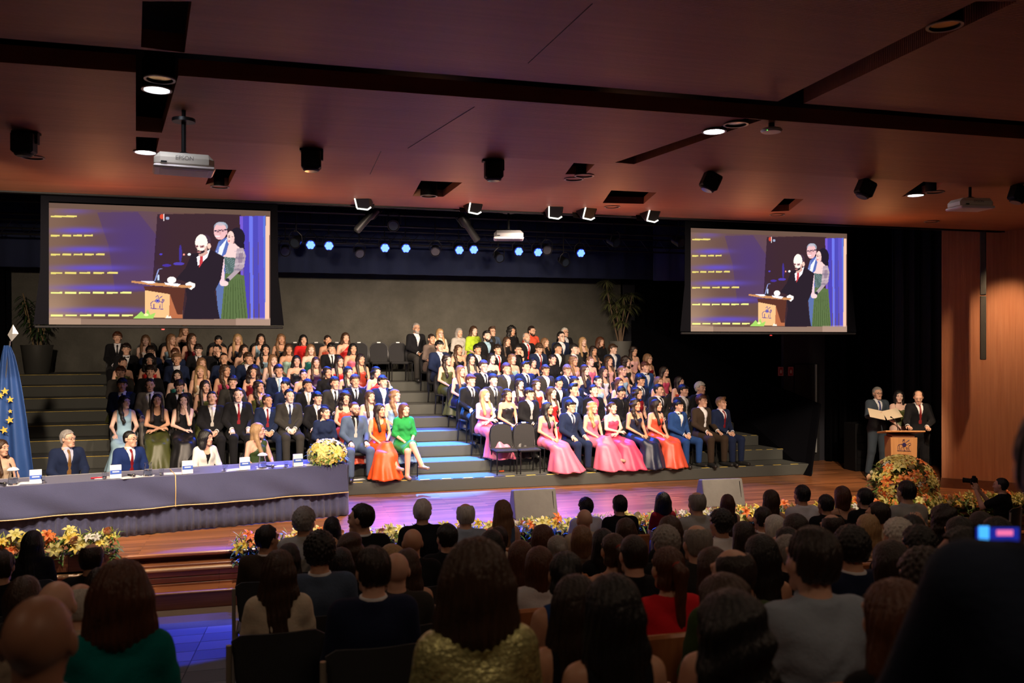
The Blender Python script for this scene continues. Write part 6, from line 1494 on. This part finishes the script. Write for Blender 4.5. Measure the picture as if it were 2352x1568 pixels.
r = empty('open_folder', (v.x - .20, 14.55, 1.27), math.radians(-14), 'open cream paper folder held by the grey-suited person', 'folder')
for s in (-1, 1): mb = MB(); mb.box((s * .155, 0, 0.03), (.31, .24, .006), M=Matrix.Rotation(math.radians(-12) * s, 3, 'Y') @ Matrix.Rotation(math.radians(42), 3, 'X')); mb.build('leaf', mat('cream_paper', (.75, .62, .45), .7), r)
# ---------------------------------------------------------------- the audience, seen from behind
ZA = {'I': (0, 1160, 3.843), 'E': (480, 1100, 3.35), 'F': (900, 1100, 3.35), 'G': (1380, 1080, 3.2125), 'H': (1800, 1060, 3.087)}
AUD = ["I 290 205 50 f long:black K/black 0", "I 810 310 45 m ring:dark F/black 0 low", "I 15 370 46 m short:dark F/black 0", "I 215 595 60 f bob:brown K/charcoal 0", "I 500 612 75 m bald:dark F/beige 0", "I 700 700 50 m ring:white F/beige -15", "I 890 520 56 f long:dark K/black 0", "I 1070 465 135 f bobwide:auburn K/teal_green 0 hi", "I 350 690 150 m bald:dark F/grey-blue 0 dark hi",
 "E 440 335 48 m short:black S/brown/black -40", "E 730 205 50 m curly:grey F/light_grey -30", "E 945 275 44 f straight:black K/black 0", "E 1180 170 46 m short:black S/black/black 60", "E 1640 135 40 m short:white F/black -15 ", "E 1565 355 38 m bald:dark F/black 0", "E 1830 325 42 m short:black F/black 15", "E 1085 385 50 f wavy:brown K/black 0", "E 535 520 70 f straight:brown K/cream 0 hi", "E 612 498 45 f long:black K/black -10", "E 850 385 78 m curly:black S/steel-blue/black 0 hi", "E 1260 490 82 m short:dark S/dark_blue/black 10 hi",
 "E 1440 530 50 m bald:dark F/charcoal 0", "E 1520 570 52 f straight:brown X/black -10", "E 1405 590 50 f bob:blond X/beige 40", "E 930 610 45 f long:blond K/black 0", "E 1010 550 50 f long:black K/black 0",
 "F 565 165 39 m ring:white F/grey-blue 0", "F 850 145 44 f straight:light N/steel-blue 0", "F 765 370 42 f long:black K/black 0", "F 640 435 170 f bobwide:brown K/gold 0 hi gold", "F 1155 330 48 f long:auburn K/black 0", "F 985 490 46 f long:auburn K/black 0", "F 1130 545 52 f bob:auburn K/white 0", "F 820 515 36 m short:dark F/beige 0", "F 1270 440 48 f bun:grey K/black 0", "F 1330 515 75 f bun:black N/blue -20 hi", "F 1455 430 54 f bob:light K/taupe 0", "F 1490 135 36 m curly:black F/white 0", "F 1480 210 38 m bald:dark F/beige 0", "F 1750 110 34 m short:black F/black 0", "F 1700 385 45 f pony:brown X/white 0", "F 1400 700 82 f long:dark N/black -10 hi", "F 1690 690 95 f straight:black N/black 0 hi", "F 1620 440 40 f long:black K/black 0",
 "G 455 155 40 f bobwide:black K/burgundy 0", "G 705 140 36 m ring:grey F/light_grey 0", "G 930 165 36 f bob:auburn N/charcoal -20", "G 1250 130 44 f longfront:brown X/burgundy 0", "G 1480 95 34 m short:black F/white 0", "G 1655 165 27 m short:black F/black 0", "G 505 315 50 f bob:brown K/black 0", "G 475 395 60 m curly:grey F/black 0", "G 235 445 62 m buzz:dark F/black 0", "G 180 335 44 f bob:brown K/black 0", "G 885 275 40 m curly:black F/white 15", "G 705 370 40 m ring:grey F/charcoal 0", "G 885 410 40 f bob:brown K/white 0", "G 1190 255 34 m short:dark S/black/black 0", "G 1430 300 44 f bob:dark K/black 0", "G 700 470 56 f bob:dark K/light_grey 0", "G 490 525 72 f pony:auburn K/bright_red 0 hi", "G 1045 410 42 f long:dark K/black 0", "G 1175 445 56 f straight:black X/black 0", "G 970 535 68 m ring:dark F/dark_green 10", "G 1280 540 44 f bob:white K/black 15", "G 1370 485 46 m short:grey F/black 20", "G 1370 400 40 m short:black F/beige 10", "G 1550 380 98 m short:dark F/grey-blue 0 hi", "G 820 540 62 f long:brown K/black 0", "G 900 720 92 f wavy:brown X/black 0 hi", "G 950 830 165 f wavy:black K/black 0 hi", "G 1700 300 38 m ring:dark F/black 0",
 "H 410 160 42 f bob:auburn X/black 0", "H 570 175 36 m short:black F/black 0", "H 865 120 36 m short:black F/light_grey 0", "H 665 270 44 m short:dark F/beige 25", "H 900 360 36 m short:black F/black 0", "H 805 390 46 m curly:white F/black 0", "H 1130 300 46 f curlylong:dark K/black 0 phone", "H 1240 370 46 f long:black K/black 0", "H 470 440 66 m curly:black S/dark_blue/black 0", "H 950 440 72 m curly:black F/white 0", "H 1270 435 94 m short:black X/black 25 hi", "H 750 530 80 f bob:dark K/black 0", "H 990 610 122 m afro:dark F/taupe 0 hi", "H 780 790 165 f long:auburn K/black 0 hi", "H 590 450 46 f long:blond K/beige 0", "H 1500 370 58 m short:black F/black 0", "H 1390 380 40 f bob:dark K/black 0"]
WT = {'short': .172, 'ring': .160, 'bald': .158, 'buzz': .165, 'curly': .195, 'afro': .21, 'long': .20, 'straight': .20, 'wavy': .20, 'longfront': .22, 'bob': .205, 'bobwide': .235, 'bun': .18, 'pony': .18, 'curlylong': .26}
placed = []
alist = []
for s in AUD:
    t = s.split(); ox, oy, sc = ZA[t[0]]; px, py, w = ox + float(t[1]) / sc, oy + float(t[2]) / sc, float(t[3])
    hs = t[5].split(':')[0]; d0 = FPX * WT[hs] / w; best = None
    for m in np.linspace(-.45, .45, 181):
        d = d0 * math.exp(m); l = (px - 1176) / FPX * d; X = d * SIN + l * COS; Y = d * COS - l * SIN
        zt = CAMZ - (py - 784) / FPX * d; sz = (zt - ramp(Y)) / 1.335
        clear = min([math.hypot(X - a, Y - b) for a, b in placed] + [9])
        cost = abs(m) + 6 * max(0, .93 - sz) + 6 * max(0, sz - 1.07) + 2.5 * max(0, .52 - clear) + (5 if Y > 11.0 else 0)
        if best is None or cost < best[0]: best = (cost, X, Y, sz)
    _, X, Y, sz = best; placed.append((X, Y)); alist.append((px, py, t, X, Y, max(.88, min(1.12, sz))))
SEATW_ = 0
order = sorted(range(len(alist)), key=lambda i: -alist[i][4])
rank = {i: n for n, i in enumerate(order)}
seen = {}
for i, (px, py, t, X, Y, sz) in enumerate(alist):
    sex, (hs, hc), oc, yaw, ops = t[4], t[5].split(':'), t[6].replace('_', ' '), int(t[7]), t[8:]
    of, words = outfit(oc)
    if 'gold' in ops:
        gm = mat('gold_brocade', (.75, .60, .22), .36, metal=.4, noise=.9, nscale=55, bump=1.0, bscale=60); of = [('jacket' if a == 'tee' else a, gm if a == 'tee' else b) for a, b in of]; words = 'a gold brocade jacket'
    if hs in ('bald', 'ring') and yaw == 0: yaw = 0
    zf = ramp(Y); rz = math.pi + math.atan2(-X + 2.0, 14 - Y) * .0 - math.atan2(X - 2.5, 22) * 0
    band = 'front audience rows' if Y > 9.3 else ('middle audience rows' if Y > 5.2 else 'rear audience rows')
    seen.setdefault(band, []).append((px, i))
lab_of = {}
for band, L in seen.items():
    L.sort()
    for n, (px, i) in enumerate(L): lab_of[i] = (band, n + 1, len(L))
BIG = ['zero', 'first', 'second', 'third', 'fourth', 'fifth', 'sixth', 'seventh', 'eighth', 'ninth', 'tenth', 'eleventh', 'twelfth', 'thirteenth', 'fourteenth', 'fifteenth', 'sixteenth', 'seventeenth', 'eighteenth', 'nineteenth', 'twentieth',
       'twenty-first', 'twenty-second', 'twenty-third', 'twenty-fourth', 'twenty-fifth', 'twenty-sixth', 'twenty-seventh', 'twenty-eighth', 'twenty-ninth', 'thirtieth', 'thirty-first', 'thirty-second', 'thirty-third', 'thirty-fourth', 'thirty-fifth', 'thirty-sixth', 'thirty-seventh', 'thirty-eighth', 'thirty-ninth', 'fortieth', 'forty-first', 'forty-second', 'forty-third', 'forty-fourth', 'forty-fifth', 'forty-sixth', 'forty-seventh', 'forty-eighth', 'forty-ninth', 'fiftieth'] + ['fifty-%s' % q for q in ORD[1:10]]
def place_word(band, n, N):
    return ('%s from left' % BIG[n] if n <= (N + 1) // 2 else '%s from right' % BIG[N - n + 1]) + ', ' + band
for i, (px, py, t, X, Y, sz) in enumerate(alist):
    sex, (hs, hc), oc, yaw, ops = t[4], t[5].split(':'), t[6].replace('_', ' '), int(t[7]), t[8:]
    of, words = outfit(oc); words = words.replace(' and black tie', '')
    if 'gold' in ops: of = [('jacket' if a == 'tee' else a, gm if a == 'tee' else b) for a, b in of]; words = 'a gold brocade jacket'
    if oc == 'X/black' and sex == 'm': words = 'a low-necked black top'
    band, n, N = lab_of[i]; pw = place_word(band, n, N)
    zf = ramp(Y); rz = math.pi
    hair = (hs, hc)
    if hs == 'bald': hair = (None, 'dark')
    skc = 'd' if 'dark' in ops else random.choice('aabb')
    arms = 'phone' if 'phone' in ops else 'lap'
    person((X, Y, zf), rz, 'person in %s, %s' % (words, pw), 'audience', sex=sex, hair=hair, outfit=of, yaw=yaw, skin=skc, scale=sz, arms=arms, hi='hi' in ops, face=abs(yaw) >= 15)
    lab = 'under the person in %s, %s' % (words.replace('a ', ''), pw)
    if px > 1000 and Y < 9.6: woodseat((X, Y, zf), rz, 'wood-backed seat ' + lab, 'wooden auditorium seats')
    else: stackchair((X, Y, zf), rz, 'steel-framed chair ' + lab, 'black stacking chairs')
# the dark standing figure at the right edge, a photographer, phones
v = W(2412, 868, 1.8); zf = ramp(v.y)
d = 1.40; l = (2462 - 1176) / FPX * d; X = d * SIN + l * COS; Y = d * COS - l * SIN; zt = CAMZ - (888 - 784) / FPX * d
person((X, Y, ramp(Y)), math.pi - .70, 'person in a dark navy suit standing close at the right edge of the photo', None, sex='m', arms='phonestand', stand=True, hair=('short', 'black'), outfit=suit((.012, .018, .035)), skin='b', scale=max(.9, min(1.12, (zt - ramp(Y)) / 1.752)), hi=True, yaw=0)
v = W(2298, 1096, 10.4); s = 1.0
ph = person((v.x, 10.4, ramp(10.4)), math.pi + .5, 'person in a black shirt aiming a camera, sitting beside the right flower boxes', None, sex='m', arms='phone', hair=('buzz', 'black'), outfit=[('tee', CL['black']), ('trousers', CL['black']), ('shoes', (.02, .02, .02))], skin='a', scale=max(.95, min(1.12, (v.z - ramp(10.4)) / 1.32)), face=False)
stackchair((v.x, 10.4, ramp(10.4)), math.pi + .5, 'steel-framed chair under the person aiming a camera on the far right', 'black stacking chairs')
r = empty('camera', (v.x - .15, 10.74, ramp(10.4) + 1.15), math.pi + .5, 'black camera held up by the person at the far right', 'camera'); mb = MB(); mb.box((0, 0, 0), (.14, .07, .10), bev=.015); mb.box((0, 0, .06), (.05, .05, .04), bev=.01); mb.build('camera_body', M_BLACK, r); mb = MB(); mb.lathe([(.035, 0), (.035, .09), (.04, .12), (.03, .12)], 16, (0, -.03, 0), Matrix.Rotation(math.pi / 2, 3, 'X')); mb.build('lens', M_BLACK, r)
def phone(px, py, d, w, h, rz, tilt, label):
    l = (px - 1176) / FPX * d; X = d * SIN + l * COS; Y = d * COS - l * SIN; z = CAMZ - (py - 784) / FPX * d
    r = empty('phone', (X, Y, z), rz, label, 'phone'); r.rotation_euler = (tilt, 0, rz)
    mb = MB(); mb.box((0, 0, 0), (w, .009, h), bev=.004); mb.build('case', M_BLACK, r)
    mb = MB(); mb.box((0, -.0055, 0), (w * .92, .001, h * .94)); mb.build('screen', emis('phone_screen', (.01, .02, .30), 1.0), r)
    mb = MB(); mb.box((-w * .3, -.0065, .01), (w * .22, .001, h * .7)); mb.build('bright_area', emis('phone_cyan', (.05, .35, .9), 1.6), r); mb = MB(); mb.box((w * .15, -.0065, h * .28), (w * .35, .001, h * .2)); mb.build('pink_area', emis('phone_pink', (.8, .15, .35), 1.2), r)
phone(2288, 1240, 1.84, .098, .060, -YAW, 0, 'glowing blue phone held up at the right edge of the photo')
phone(2178, 1184, 7.5, .06, .12, -.1, .1, 'lit phone raised by a person in the right audience rows')
